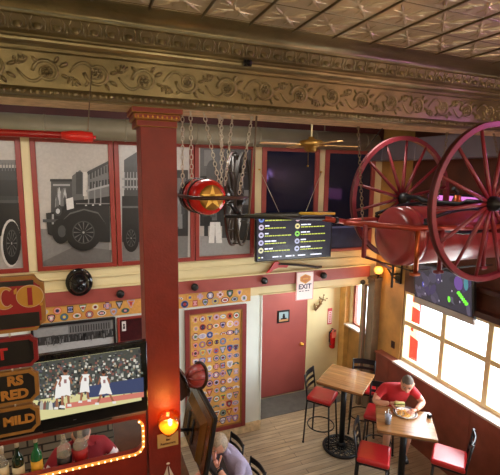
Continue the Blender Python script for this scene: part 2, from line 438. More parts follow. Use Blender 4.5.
x = XL + .05; P = 0.56; cz = 4.787
def spiral(cx, cz, r0, r1, a0, turns, s, w):
    n = 26
    b.tube([(cx+(r0+(r1-r0)*(k/n)**.8)*math.cos(a0+s*2*PI*turns*k/n), 2.809, cz+(r0+(r1-r0)*(k/n)**.8)*math.sin(a0+s*2*PI*turns*k/n)) for k in range(n+1)], [w*(1-.5*k/n) for k in range(n+1)], TIN, 6)
def leafl(cx, cz, a, l, w):
    b.sphere((cx+l*.5*math.cos(a), 2.81, cz+l*.5*math.sin(a)), (l*.5, .014, w), TIN, 8, 6, mtx=Euler((0, -a, 0)).to_matrix().to_4x4())
while x < XR - .3:
    for h in (0, 1):
        s_ = 1 if h == 0 else -1; cx = x + h*P/2 + P/4
        spiral(cx, cz-s_*.008, .078, .016, PI if s_ == 1 else PI, 1.7, -s_, .012)
        b.tube([(cx-P/4-.02+(P/2+.04)*k/10*.5, 2.81, cz-s_*(.066*math.sin(PI*k/10)+.0)) for k in range(11)], [.006+.005*math.sin(PI*k/10) for k in range(11)], TIN, 6)
        for k in range(6): b.sphere((cx+.021*math.cos(k*PI/3), 2.806, cz-s_*.008+.021*math.sin(k*PI/3)), (.011, .011, .011), TIN, 6, 5)
        b.sphere((cx, 2.802, cz-s_*.008), (.011, .012, .011), TIN, 6, 5)
        for a, l, w in ((.5, .07, .013), (1.0, .06, .012), (-.3, .06, .012), (2.3, .055, .011)): leafl(cx+.075*math.cos(a*s_), cz+.055*math.sin(a*s_), a*s_, l*.8, w)
        for q in range(3): leafl(cx-P/4+.01, cz+s_*.03, s_*(.9+.5*q), .05, .009)
        for q in range(7): b.sphere((cx+P/4-.015+.014*((q % 3)-1), 2.808, cz-s_*(.03+.013*(q//3))), (.009, .011, .009), TIN, 6, 5)
    x += P
struct(b.build('trim_14'))
b = MB(); x = XL + 0.03; i = 0
while x < XR:
    if i % 3 == 0: b.sphere((x, 2.762, 4.656), (0.016, 0.012, 0.014), TIN, 8, 6)
    else: b.sphere((x, 2.768, 4.656), (0.009, 0.009, 0.016), TIN, 6, 5)
    x += 0.034; i += 1
struct(b.build('trim_15'))
# column under the beam
b = MB(); b.box((0.362, 2.855, 0), (0.602, 3.08, 4.52), COLRED, 0.004)
b.box((0.335, 2.835, 4.50), (0.605, 3.10, 4.545), GOLDD, 0.006); b.box((0.318, 2.81, 4.545), (0.622, 3.115, 4.585), GOLDD, 0.01); b.box((0.305, 2.80, 4.585), (0.635, 3.12, 4.62), GOLDD, 0.004)
for k in range(9): b.sphere((0.345+0.031*k, 2.815, 4.562), (0.011, 0.008, 0.013), BRASS, 6, 5)
struct(b.build('column'))

# ------------------------------------------------------------------ duct
b = MB(); b.tube([(XL, 5.5, 4.72), (4.35, 5.5, 4.72)], 0.135, DUCTM, 24)
for x in (-2.2, -1.3, -0.4, 0.5, 1.4, 2.3, 3.2, 4.1): b.tube([(x, 5.5, 4.72), (x+0.02, 5.5, 4.72)], 0.14, DUCTM, 24)
for x in (-1.6, 0.9, 3.4): b.tube([(x, 5.5, 4.85), (x, 5.5, 5.115)], 0.01, DUCTM, 6)
tag(b.build('air_duct'), 'long round grey air duct running below the ceiling along the back wall', 'duct')

# ------------------------------------------------------------------ murals
G = lambda v, w=0.0: mat('print_grey_%d_%d' % (v, int(w)), srgb(v*1.02+w, v*1.02, v*1.02-w), 0.42, var=0.08, vscale=34)
def ell(cx, cy, rx, ry, n=22, a0=0, a1=2*PI): return [(cx+rx*math.cos(a0+(a1-a0)*i/n), cy+ry*math.sin(a0+(a1-a0)*i/n)) for i in range(n if abs(a1-a0-2*PI) < 1e-6 else n+1)]
def rc(x0, y0, x1, y1): return [(x0, y0), (x1, y0), (x1, y1), (x0, y1)]
def mural(label, X0, X1, shapes, ground=None, sky=None):
    root = empty('mural', ((X0+X1)/2, YB-0.02, 2.96)); tag(root, label, 'picture', 'fire engine photo murals')
    z0, z1, w = 2.94, 4.62, 0.06
    b = MB()
    for lo, hi in (((X0, z0), (X0+w, z1)), ((X1-w, z0), (X1, z1)), ((X0+w, z0), (X1-w, z0+0.055)), ((X0+w, z1-0.06), (X1-w, z1))):
        b.box((lo[0], YB-0.05, lo[1]), (hi[0], YB-0.005, hi[1]), RED, 0.004)
    f = b.build('frame'); f.parent = root; f.matrix_parent_inverse = Matrix.Translation(-root.location)
    b = MB(); yy = YB-0.02
    b.box((X0+w, yy, z0+0.055), (X1-w, yy+0.01, z1-0.06), sky or G(172, 8))
    cx0, cx1 = X0+w+0.002, X1-w-0.002; k = 0
    for (m, pts) in shapes:
        k += 1; Y = yy - 0.0006*k
        P3 = []
        for q in pts:
            p = atY(q[0], q[1], YB-0.02); P3.append(V((min(max(p.x, cx0), cx1), Y, min(max(p.z, z0+0.058), z1-0.062))))
        cl = [P3[0]]
        for p in P3[1:]:
            if (p-cl[-1]).length > 1e-4: cl.append(p)
        if (cl[0]-cl[-1]).length < 1e-4: cl.pop()
        if len(cl) > 2:
            vs = [b.bm.verts.new(p) for p in cl]
            try:
                fc = b.bm.faces.new(vs); fc.material_index = b.mi(m)
            except ValueError: pass
    o = b.build('print'); o.parent = root; o.matrix_parent_inverse = Matrix.Translation(-root.location)
    return root
def wheel2d(cx, cy, rx, ry, spokes=12, tyre=26, disc=70):
    s = [(G(tyre), ell(cx, cy, rx, ry)), (G(disc), ell(cx, cy, rx*0.62, ry*0.62)), (G(18), ell(cx, cy, rx*0.56, ry*0.56))]
    for k in range(spokes):
        a = 2*PI*k/spokes; da = 0.07
        s.append((G(96), [(cx+rx*0.55*math.cos(a-da), cy+ry*0.55*math.sin(a-da)), (cx+rx*0.55*math.cos(a+da), cy+ry*0.55*math.sin(a+da)), (cx, cy)]))
    s.append((G(40), ell(cx, cy, rx*0.17, ry*0.17))); s.append((G(160), ell(cx, cy, rx*0.06, ry*0.06)))
    return s
def crowd2d(x0, x1, y0, y1, n, lo=30, hi=170, w=3.0, h=12):
    r = random.Random(int(x0*7+y0)); s = []
    for k in range(n):
        x, y = r.uniform(x0, x1), r.uniform(y0, y1); v = int(r.uniform(lo, hi)//12*12)
        s.append((G(v), [(x-w*0.5, y+h), (x-w*0.45, y+h*0.3), (x, y), (x+w*0.45, y+h*0.3), (x+w*0.5, y+h)]))
    return s
# A: touring car at the left edge
sA = [(G(150, 6), rc(-60, 214, 40, 280)), (G(52), rc(-60, 168, 19, 218)), (G(36), rc(-60, 180, 22, 196)), (G(112, 4), rc(-60, 160, 22, 165))]
for k in range(16): sA.append((G(96), rc(-28+3*k, 163, -27+3*k, 171)))
sA += [(G(28), [(-60, 205), (16, 200), (21, 203), (22, 236), (-60, 236)]), (G(70), rc(-60, 200, 18, 203)), (G(190, 5), ell(11, 243, 10, 24)), ] + wheel2d(12, 243, 9, 22)
# B: fire engine in a street
sB = [(G(120, 3), rc(38, 229, 110, 285)), (G(96, 3), [(38, 262), (75, 246), (112, 250), (112, 285), (38, 285)]),
      (G(70), [(51, 180), (72, 179), (72, 210), (51, 214)]), (G(40), rc(50, 179, 73, 181.5)), (G(150), rc(53, 184, 70, 186)), (G(112), rc(57, 188, 60, 206)), (G(112), rc(63, 188, 66, 206)),
      (G(90), [(72, 176), (80, 170), (84, 174), (84, 200), (72, 206)]), (G(58), rc(76, 172, 82, 194)), (G(196, 6), rc(83, 172, 87, 196)),
      (G(110), [(88, 171), (110, 161), (110, 202), (88, 200)]), (G(60), [(87, 172), (110, 161), (110, 164), (88, 175)])]
for k in range(7):
    sB += [(G(48), rc(90+3*k, 172-1.2*k, 91.6+3*k, 179-1.2*k)), (G(48), rc(90+3*k, 182-0.5*k, 91.6+3*k, 189-0.5*k))]
sB += crowd2d(55, 66, 186, 200, 12, 30, 190, 3.5, 18)
sB += [(G(30), [(46, 213), (60, 211), (66, 203), (110, 196), (110, 240), (66, 240), (48, 234)]), (G(20), [(60, 214), (68, 201), (110, 197), (110, 206), (66, 208)]), (G(205, 4), [(66, 199), (73, 197), (74, 208), (67, 210)]), (G(120), rc(76, 203, 110, 204)),
       (G(190), rc(85, 204.6, 87, 205.8)), (G(190), rc(92, 204.3, 94, 205.5)), (G(190), rc(99, 204, 101, 205.2)), (G(24), [(62, 222), (70, 213), (84, 209), (98, 213), (106, 226), (110, 236), (110, 242), (60, 240)]), (G(90), [(62, 221), (70, 212.5), (84, 208.5), (98, 212), (106, 224), (98, 213.6), (84, 210), (70, 214.2)]),
       (G(60), ell(58, 211, 4, 5)), (G(190), ell(58, 211, 2, 2.6)), (G(160), rc(52, 214, 54, 224)), (G(70), rc(43, 219, 60, 222)), (G(22), ell(61, 231, 9, 12.5)), (G(70), ell(62, 231, 4, 6))]
sB += [(G(140), rc(88, 186, 89.2, 204)), (G(140), rc(94, 184, 95.2, 204)), (G(140), rc(100, 182, 101.2, 204)), (G(165), [(86, 190), (110, 184), (110, 186), (86, 192)])]
sB += wheel2d(83.5, 232, 18, 18.5, 12)
# C: ladder truck, mostly behind the column
sC = [(G(110, 3), rc(122, 236, 188, 285)), (G(66), [(124, 160), (140, 150), (140, 200), (124, 200)]), (G(30), rc(122, 196, 160, 242)), (G(90), rc(122, 206, 160, 208)), (G(44), rc(172, 170, 188, 236)), (G(100), rc(176, 178, 186, 200)), (G(150), rc(122, 178, 140, 180)), (G(150), rc(122, 186, 140, 188))]
for k in range(6): sC += [(G(140), rc(124+3*k, 172, 125+3*k, 190))]
sC += wheel2d(131, 238, 8, 14, 10) + crowd2d(174, 184, 186, 205, 8, 30, 150, 4, 26)
# D: crew beside the steamer
sD = [(G(140, 3), rc(200, 236, 254, 285)), (G(92), rc(200, 140, 254, 200)), (G(62), rc(222, 140, 254, 238)), (G(40), rc(200, 176, 224, 226)), (G(120), rc(204, 150, 214, 166)), (G(36), rc(232, 160, 254, 205)), (G(120), rc(244, 190, 254, 205)), (G(80), ell(212, 172, 6, 12)),
      (G(28), [(209, 196), (219, 196), (221, 224), (207, 224)]), (G(214, 4), [(210, 222), (215, 222), (214, 243), (208.5, 243)]), (G(214, 4), [(215, 222), (220, 222), (222, 243), (216, 243)]), (G(30), rc(204, 204, 208, 236)), (G(50), rc(236, 208, 252, 240)), (G(150), rc(240, 176, 243, 188))]
sD += crowd2d(203, 224, 178, 196, 10, 24, 120, 5, 26)
mural('black and white mural of an old touring car, leftmost on the wall', -1.95, -0.69, sA)
mural('black and white mural showing the front of an old fire engine in a street', -0.59, 0.375, sB)
mural('black and white ladder truck mural partly behind the red column', 0.385, 1.455, sC, sky=G(180, 4))
mural('black and white mural with a man in white trousers, right of the red column', 1.465, 2.385, sD)
# cream uprights between the frames
b = MB()
for x0, x1 in ((-0.69, -0.59), (2.385, 2.50), (3.49, 3.60)): b.box((x0, YB-0.03, 2.94), (x1, YB, 4.62), CREAM, 0.004)
struct(b.build('trim_16'))
NAVY = mat('navy_glass', (0.012, 0.014, 0.035), 0.08, spec=0.6)
NAVYL = mat('navy_cloth', (0.02, 0.03, 0.09), 0.5, var=0.2)
for i, (x0, x1) in enumerate(((2.50, 3.49), (3.60, 4.58))):
    b = MB(); w = 0.075
    for lo, hi in (((x0, 2.94), (x0+w, 4.62)), ((x1-w, 2.94), (x1, 4.62)), ((x0+w, 2.94), (x1-w, 2.99)), ((x0+w, 4.55), (x1-w, 4.62))):
        b.box((lo[0], YB-0.05, lo[1]), (hi[0], YB-0.005, hi[1]), RED2, 0.004)
    w_ = struct(b.build('window_%d' % (i+3)))
    b = MB(); b.box((x0+w, YB-0.02, 2.99), (x1-w, YB-0.012, 4.55), NAVY)
    if i == 1: b.box((x0+w, YB-0.024, 2.99), (x1-w, YB-0.02, 3.36), NAVYL); b.box((x0+w, YB-0.028, 3.33), (x1-w, YB-0.02, 3.36), mat('pale_blue_stripe', srgb(90, 100, 150), 0.5))
    struct(b.build('pane', parent=w_))
def part(b, name, root, m=None, label=None):
    """a part modelled in world coordinates, hung under its thing"""
    o = b.build(name, m); o.parent = root
    bpy.context.view_layer.update()
    o.matrix_parent_inverse = root.matrix_world.inverted()
    if label: o['label'] = label
    return o
def lpart(b, name, root, m=None, label=None):
    o = b.build(name, m, root)
    if label: o['label'] = label
    return o

# ------------------------------------------------------------------ patches
PC = {'navy': srgb(40, 48, 92), 'blue': srgb(70, 92, 160), 'white': srgb(222, 216, 214), 'pink': srgb(214, 150, 156), 'red': srgb(168, 48, 52), 'black': srgb(34, 30, 34),
      'green': srgb(70, 110, 76), 'yellow': srgb(214, 186, 84), 'lilac': srgb(176, 164, 196), 'maroon': srgb(110, 34, 52), 'grey': srgb(140, 140, 140), 'orange': srgb(206, 120, 56)}
PM = {k: mat('patch_'+k, c, 0.75) for k, c in PC.items()}
def shape_pts(kind, r):
    if kind == 'round': return [(r*math.cos(2*PI*k/18), r*math.sin(2*PI*k/18)) for k in range(18)]
    if kind == 'oval': return [(r*1.15*math.cos(2*PI*k/18), r*0.78*math.sin(2*PI*k/18)) for k in range(18)]
    if kind == 'shield': return [(-r*.85, r*.9), (0, r*1.05), (r*.85, r*.9), (r*.95, r*.1), (r*.6, -r*.65), (0, -r*1.15), (-r*.6, -r*.65), (-r*.95, r*.1)]
    if kind == 'wedge': return [(-r*.95, r*.95), (r*.95, r*.95), (r*.8, r*.3), (r*.15, -r*1.1), (-r*.15, -r*1.1), (-r*.8, r*.3)]
    if kind == 'cross':
        p = []
        for k in range(4):
            a = k*PI/2; 
            for (x, y) in ((r*.55, r*1.0), (-r*.55, r*1.0), (-r*.3, r*.35)):
                p.append((x*math.cos(a)-y*math.sin(a), x*math.sin(a)+y*math.cos(a)))
        return p
    if kind == 'square': return [(-r*.7, -r*.85), (r*.7, -r*.85), (r*.7, r*.85), (-r*.7, r*.85)]
    if kind == 'rocker': return [(-r*1.2, -r*.1), (-r*.6, r*.4), (r*.6, r*.4), (r*1.2, -r*.1), (r*.9, -r*.45), (0, -r*.05), (-r*.9, -r*.45)]
KINDS_P = ['round', 'round', 'round', 'oval', 'shield', 'shield', 'wedge', 'cross', 'square', 'rocker']
rp = random.Random(11)
def patch(root, x, y, z, r, where):
    kind = rp.choice(KINDS_P); c1, c2, c3 = rp.sample(list(PM), 3)
    if rp.random() < 0.5: c2 = rp.choice(['white', 'lilac', 'pink'])
    if c1 == c2: c1 = 'navy'
    b = MB()
    def lay(k, yy, th, m): b.poly([(x+px*k, yy, z+pz*k) for px, pz in shape_pts(kind, r)], PM[m], (0, -th, 0))
    lay(1.0, y, 0.003, c1); lay(0.76, y-0.003, 0.001, c2); lay(0.42, y-0.004, 0.001, c3)
    for s in (-1, 1): b.box((x+s*r*0.45-r*0.08, y-0.0052, z-r*0.25), (x+s*r*0.45+r*0.08, y-0.004, z+r*0.25), PM[c1])
    part(b, 'patch', root, None, '%s and %s %s patch, %s' % (c1, c2, kind, where))
CORK = mat('cork_board', srgb(206, 150, 74), 0.6, var=0.12, vscale=30)
FRAMER = mat('frame_redwood', srgb(128, 48, 44), 0.4, var=0.12)
ORD = ['top', 'second', 'third', 'fourth', 'fifth', 'sixth', 'seventh', 'eighth', 'ninth', 'tenth', 'eleventh', 'twelfth', 'thirteenth', 'bottom']
X0, X1, Z0, Z1 = 1.30, 2.28, 0.14, 2.20
root = empty('patch_board', ((X0+X1)/2, YB, Z0)); tag(root, 'tall red framed board full of embroidered fire patches, between red column and door', 'picture')
b = MB()
for lo, hi in (((X0, Z0), (X0+.07, Z1)), ((X1-.07, Z0), (X1, Z1)), ((X0+.07, Z0), (X1-.07, Z0+.07)), ((X0+.07, Z1-.07), (X1-.07, Z1))): b.box((lo[0], YB-.045, lo[1]), (hi[0], YB, hi[1]), FRAMER, 0.006)
for lo, hi in (((X0+.07, Z0+.07), (X0+.085, Z1-.07)), ((X1-.085, Z0+.07), (X1-.07, Z1-.07)), ((X0+.085, Z0+.07), (X1-.085, Z0+.085)), ((X0+.085, Z1-.085), (X1-.085, Z1-.07))): b.box((lo[0], YB-.04, lo[1]), (hi[0], YB, hi[1]), GOLDD)
part(b, 'frame', root)
b = MB(); b.box((X0+.085, YB-.02, Z0+.085), (X1-.085, YB, Z1-.085), CORK); part(b, 'backing', root)
CN = ['at the left edge', 'second column', 'third column', 'middle column', 'fifth column', 'sixth column', 'at the right edge']
for r in range(14):
    for c in range(7):
        patch(root, X0+.165+c*(X1-X0-.33)/6+rp.uniform(-.006, .006), YB-.02, Z1-.165-r*(Z1-Z0-.33)/13+rp.uniform(-.006, .006), 0.055*rp.uniform(.85, 1.05), ORD[r]+' row '+CN[c])
def strip(name, xa, xb, label, dropx):
    root = empty(name, ((xa+xb)/2, YB, 2.235)); tag(root, label, 'picture')
    b = MB(); b.box((xa, YB-.02, 2.235), (xb, YB, 2.45), CORK, 0.003); part(b, 'backing', root)
    x = xa+.07; k = 0
    while x < xb-.05:
        if not (dropx and dropx[0] < x < dropx[1]):
            patch(root, x, YB-.02, 2.39 if k % 2 == 0 else 2.295, 0.055*rp.uniform(.85, 1.05), ('upper' if k % 2 == 0 else 'lower')+' row, %d from the left end' % (k+1))
        x += 0.078; k += 1
strip('patch_strip', -0.62, 0.98, 'long cork strip of fire patches above the flat television', (0.55, 0.8))
strip('patch_strip', 1.0, 2.35, 'cork strip of fire patches above the tall red framed board', None)

# ------------------------------------------------------------------ wall fittings
where = ['left of the red column', 'just right of the red column', 'above the red door', 'beside the exit sign']
for x, wh in zip((0.40, 1.44, 2.55, 3.62), where):
    b = MB(); b.lathe([(0, 0), (.034, 0), (.034, .012), (.05, .02), (.056, .05), (.05, .078), (.03, .088), (0, .09)], BLACKP, 16, mtx=align((x, YB-.04, 2.56), (0, -1, 0)))
    tag(b.build('round_bumper'), 'round black bumper on the red band of the wall, '+wh, 'bumper', 'black bumpers along the red band')
b = MB(); b.lathe([(0, 0), (.03, 0), (.03, .012), (.042, .02), (.046, .045), (.03, .07), (0, .075)], BLACKP, 16, mtx=align((4.46, YB-.0, 2.36), (0, -1, 0)))
tag(b.build('round_bumper'), 'round black bumper low on the cream lip near the grey pillar', 'bumper')

# black helmet on the wall
root = empty('fire_helmet', (-0.11, YB-.03, 2.75)); tag(root, 'shiny black helmet hanging on the wall above the flat television', 'helmet')
b = MB(); mt = rotm((-0.11, YB-.055, 2.76), PI/2+0.0) @ Matrix.Diagonal((0.88, 1.0, 1, 1))
b.lathe([(.185, -.02), (.19, 0), (.175, .012), (.13, .02)], BLACKG, 32, mtx=mt); part(b, 'brim', root)
b = MB(); b.lathe([(.14, 0), (.138, .06), (.12, .12), (.08, .16), (.03, .18), (0, .182)], BLACKG, 28, mtx=mt); part(b, 'shell', root)
b = MB()
for k in range(8):
    a = 2*PI*k/8+PI/8
    b.tube([((.14-.0)*math.cos(a), .14*math.sin(a), .02), (.138*math.cos(a), .138*math.sin(a), .065), (.12*math.cos(a), .12*math.sin(a), .125), (.08*math.cos(a), .08*math.sin(a), .165), (.02*math.cos(a), .02*math.sin(a), .187)], .007, BLACKG, 6, mtx=mt)
part(b, 'rib', root)
b = MB(); b.poly([(-.05-.11, YB-.16, 2.66), (.05-.11, YB-.16, 2.66), (.055-.11, YB-.19, 2.74), (-.11, YB-.21, 2.79), (-.055-.11, YB-.19, 2.74)], BLACKG, (0, -.006, 0)); part(b, 'front_shield', root)

# framed panorama and small red framed picture above the television
def framed(name, label, x0, x1, z0, z1, fm, draw, w=0.03):
    root = empty(name, ((x0+x1)/2, YB, z0)); tag(root, label, 'picture')
    b = MB()
    for lo, hi in (((x0, z0), (x0+w, z1)), ((x1-w, z0), (x1, z1)), ((x0+w, z0), (x1-w, z0+w)), ((x0+w, z1-w), (x1-w, z1))): b.box((lo[0], YB-.045, lo[1]), (hi[0], YB-.003, hi[1]), fm, 0.004)
    part(b, 'frame', root)
    b = MB(); draw(b, x0+w, x1-w, z0+w, z1-w); part(b, 'print', root)
def d_pano(b, x0, x1, z0, z1):
    Y = YB-.02; k = [0]
    def rr(a, c, d, e, m): k[0] += 1; b.poly([(a, Y-.0004*k[0], c), (d, Y-.0004*k[0], c), (d, Y-.0004*k[0], e), (a, Y-.0004*k[0], e)], m)
    b.box((x0, Y, z0), (x1, YB-.004, z1), G(150)); h = z1-z0; w = x1-x0
    rr(x0, z0, x1, z0+h*.32, G(176)); rr(x0, z0+h*.3, x1, z0+h*.62, G(64)); rr(x0+w*.42, z0+h*.6, x0+w*.97, z1, G(120))
    for i in range(16): rr(x0+w*(.44+.033*i), z0+h*.66, x0+w*(.455+.033*i), z0+h*.9, G(56))
    r = random.Random(3)
    for i in range(80):
        x = x0+w*r.random(); zz = z0+h*r.uniform(.26, .5); v = int(r.uniform(20, 150)//12*12)
        if x+.012 < x1: rr(x, zz, x+.012, zz+h*.16, G(v))
framed('framed_panorama', 'black framed black and white panorama of a crowd above the television', -0.72, 0.325, 1.80, 2.22, BLACKP, d_pano)
def d_small(b, x0, x1, z0, z1):
    b.box((x0, YB-.02, z0), (x1, YB-.004, z1), mat('maroon_print', srgb(60, 16, 22), .3, var=.4, vscale=18)); b.box((x0+.03, YB-.024, z1-.17), (x0+.085, YB-.019, z1-.03), PM['white']); b.sphere((x0+.057, YB-.024, z1-.08), (.014, .003, .016), PM['black']); b.box((x0+.045, YB-.027, z1-.14), (x0+.07, YB-.023, z1-.1), PM['black'])
framed('framed_print', 'small red framed dark print with a white tag, right of the panorama', 0.35, 0.74, 1.82, 2.20, RED, d_small)

# exit sign
root = empty('exit_sign', (3.285, YB-.06, 2.2)); tag(root, 'white exit sign with orange badge hanging from the red band over the doorway', 'sign')
x0, x1, z0, z1, Y = 3.125, 3.445, 2.17, 2.645, YB-.07
b = MB(); b.box((x0, Y, z0), (x1, Y+.012, z1), mat('sign_white', srgb(240, 226, 224), .4), .003)
for lo, hi in (((x0, z0), (x0+.012, z1)), ((x1-.012, z0), (x1, z1)), ((x0, z0), (x1, z0+.012)), ((x0, z1-.012), (x1, z1))): b.box((lo[0], Y-.003, lo[1]), (hi[0], Y, hi[1]), mat('sign_pink_edge', srgb(214, 150, 150), .5))
part(b, 'panel', root)
b = MB(); cx, cz = 3.29, 2.53
b.poly([(cx-.095, Y-.004, cz-.035), (cx, Y-.004, cz-.085), (cx+.095, Y-.004, cz-.035), (cx+.095, Y-.004, cz+.035), (cx, Y-.004, cz+.075), (cx-.095, Y-.004, cz+.035)], mat('badge_orange', srgb(214, 150, 50), .5), (0, .003, 0))
b.poly([(cx-.075, Y-.006, cz-.03), (cx, Y-.006, cz-.065), (cx+.075, Y-.006, cz-.03), (cx+.075, Y-.006, cz+.03), (cx, Y-.006, cz+.058), (cx-.075, Y-.006, cz+.03)], mat('badge_rust', srgb(190, 110, 40), .5), (0, .002, 0))
b.box((cx-.05, Y-.008, cz-.012), (cx+.05, Y-.006, cz+.012), mat('badge_orange', (0, 0, 0)))
part(b, 'badge', root)
b = MB(); b.text('EXIT', .115, front((3.285, Y-.002, 2.395)), mat('ink_navy', srgb(50, 40, 76), .5), .001, .003)
for k, wd in enumerate((.05, .04, .06, .03)): b.box((3.185+.055*k-.005, Y-.002, 2.318), (3.185+.055*k-.005+wd*.75, Y-.0005, 2.33), mat('ink_navy', (0, 0, 0)))
part(b, 'lettering', root)
# axe on the ledge
root = empty('fire_axe', (3.0, YB-.1, 2.67)); tag(root, 'fire axe with red head and dark handle resting on the ledge above the exit sign', 'axe')
b = MB(); b.tube([(2.80, YB-.045, 2.80), (3.05, YB-.045, 2.775), (3.3, YB-.045, 2.74), (3.52, YB-.045, 2.695), (3.6, YB-.045, 2.70)], [.02, .018, .018, .021, .02], mat('axe_handle', srgb(70, 64, 60), .4), 10); part(b, 'handle', root)
b = MB(); b.poly([(2.60, YB-.06, 2.672), (2.68, YB-.06, 2.76), (2.74, YB-.06, 2.84), (2.80, YB-.06, 2.845), (2.86, YB-.06, 2.79), (3.0, YB-.06, 2.79), (2.95, YB-.06, 2.735), (2.80, YB-.06, 2.745), (2.72, YB-.06, 2.72), (2.66, YB-.06, 2.675)], mat('axe_red', srgb(206, 40, 36), .35), (0, .035, 0)); part(b, 'axe_head', root)

# menu screen hung on wires
root = empty('menu_screen', (2.95, 5.5, 2.95)); tag(root, 'wide digital menu board listing drinks with round logos, hung on wires below the pole', 'screen')
X0, X1, Z0, Z1, Y = 2.33, 3.59, 2.935, 3.62, 5.50
b = MB(); b.box((X0-.02, Y+.004, Z0-.02), (X1+.02, Y+.06, Z1+.02), BLACKP, .006); part(b, 'casing', root)
b = MB(); b.box((X0, Y, Z0), (X1, Y+.006, Z1), emat('menu_dark', (.035, .03, .045), .9))
W8 = emat('menu_white', (.85, .85, 1), 1.5); YG = emat('menu_yellow', (.75, .8, .12), 1.1)
logos = [(.2, .3, .75), (.7, .6, .75), (.65, .6, .8), (.6, .55, .8), (.8, .75, .5), (.85, .55, .65), (.9, .75, .35), (.35, .8, .15), (.55, .55, .75), (.6, .6, .8)]
rm = random.Random(5)
for i in range(10):
    c, r = divmod(i, 5); x = X0+.06+c*.60; z = Z1-.075-r*.115
    b.poly([(x+.042*math.cos(2*PI*k/16), Y-.002, z+.042*math.sin(2*PI*k/16)) for k in range(16)], emat('menu_logo_%d' % i, logos[i], 1.0), (0, .002, 0))
    b.box((x-.018, Y-.003, z-.012), (x+.018, Y-.0015, z+.012), emat('menu_dark', (0, 0, 0), 1))
    xx = x+.06
    for k in range(rm.choice((1, 2, 2))): wd = rm.uniform(.05, .1); b.box((xx, Y-.002, z+.012), (xx+wd, Y-.001, z+.03), W8); xx += wd+.012
    xx = x+.06; e = x+rm.uniform(.36, .5)
    while xx < e: wd = rm.uniform(.02, .06); b.box((xx, Y-.002, z-.022), (xx+wd, Y-.001, z-.008), YG); xx += wd+.009
for x, wd, m in ((.02, .03, YG), (.07, .025, W8), (.25, .1, W8), (.37, .03, W8), (.47, .1, W8), (.59, .03, W8), (.68, .13, W8), (.9, .2, W8)): b.box((X0+x, Y-.002, Z0+.035), (X0+x+wd, Y-.001, Z0+.052), m)
part(b, 'display', root)
for xa, za, xb, zb in ((2.45, 4.27, 2.69, 3.64), (3.52, 4.25, 3.14, 3.64)):
    b = MB(); b.tube([(xa, 5.74, za), (xb, 5.53, zb)], .0045, CHAINM, 6); b.tube([(xa, 5.78, za), (xa, 5.73, za)], .012, BRASS, 8); part(b, 'hanging_wire', root)

# recess: sign on door, extinguisher, extinguisher sign, dried branch
root = empty('door_sign', (3.36, 6.62, 1.45)); tag(root, 'small black framed picture sign fixed on the red door', 'sign')
b = MB(); b.box((3.235, 6.612, 1.46), (3.485, 6.629, 1.70), BLACKP, .003); part(b, 'frame', root)
b = MB(); b.box((3.265, 6.608, 1.49), (3.455, 6.613, 1.67), mat('sign_blue', srgb(150, 176, 186), .4)); b.box((3.265, 6.606, 1.49), (3.455, 6.609, 1.535), mat('sign_tan', srgb(190, 140, 90), .5)); b.box((3.335, 6.605, 1.535), (3.385, 6.609, 1.60), PM['black']); b.sphere((3.36, 6.607, 1.615), (.022, .003, .024), PM['black']); b.box((3.30, 6.605, 1.53), (3.42, 6.608, 1.555), PM['black']); part(b, 'picture', root)
root = empty('extinguisher_sign', (4.42, 6.68, 1.3)); tag(root, 'narrow red and white vertical sign above the fire extinguisher', 'sign')
b = MB(); b.box((4.37, 6.682, 1.27), (4.47, 6.69, 1.60), mat('sign_red', srgb(200, 70, 80), .4), .002); b.box((4.385, 6.678, 1.30), (4.455, 6.683, 1.54), mat('sign_white2', srgb(236, 214, 214), .5)); part(b, 'panel', root)
b = MB()
for k in range(6): b.box((4.405, 6.675, 1.315+.037*k), (4.435, 6.679, 1.34+.037*k), mat('sign_red', (0, 0, 0)))
part(b, 'lettering', root)
root = empty('fire_extinguisher', (4.46, 6.62, .8)); tag(root, 'red fire extinguisher hanging on the cream wall beside the recess window', 'extinguisher')
EXR = mat('extinguisher_red', srgb(190, 26, 28), .25)
b = MB(); b.lathe([(0, .80), (.05, .80), (.058, .82), (.058, 1.05), (.045, 1.10), (.02, 1.125), (.02, 1.15)], EXR, 20, mtx=Matrix.Translation((4.46, 6.62, 0))); part(b, 'cylinder', root)
b = MB(); b.box((4.44, 6.55, 1.15), (4.48, 6.65, 1.165), BLACKP, .003); b.box((4.445, 6.53, 1.18), (4.475, 6.65, 1.195), BLACKP, .003); b.tube([(4.46, 6.62, 1.14), (4.46, 6.62, 1.19)], .014, CHAINM); part(b, 'lever', root)
b = MB(); b.tube([(4.44, 6.62, 1.16), (4.38, 6.61, 1.14), (4.37, 6.6, 1.05), (4.385, 6.59, .92), (4.4, 6.58, .88)], .011, BLACKP, 8); part(b, 'hose', root)
b = MB(); b.box((4.41, 6.555, 1.03), (4.5, 6.562, 1.2), mat('tag_pink', srgb(226, 120, 100), .5), .001, mtx=None); part(b, 'inspection_tag', root)
b = MB(); b.box((4.42, 6.68, .9), (4.5, 6.69, 1.1), BLACKM); part(b, 'bracket', root)
b = MB(); r = random.Random(4); TW = mat('dry_twig', srgb(128, 92, 52), .8)
b.tube([(4.06, 6.66, 1.60), (4.14, 6.64, 1.70), (4.24, 6.66, 1.82)], [.016, .02, .01], TW, 7)
for k in range(16):
    t = r.random(); p = V((4.06+.18*t, 6.65, 1.60+.22*t)); d = V((r.uniform(-.1, .1), r.uniform(-.05, .0), r.uniform(-.02, .12)))
    b.tube([p, p+d*.6, p+d], [.007, .006, .002], TW, 5); b.sphere(p+d, .014, TW, 6, 5)
root = b.build('dried_branch'); tag(root, 'dried brown branch ornament fixed on the cream wall right of the red door', 'ornament')
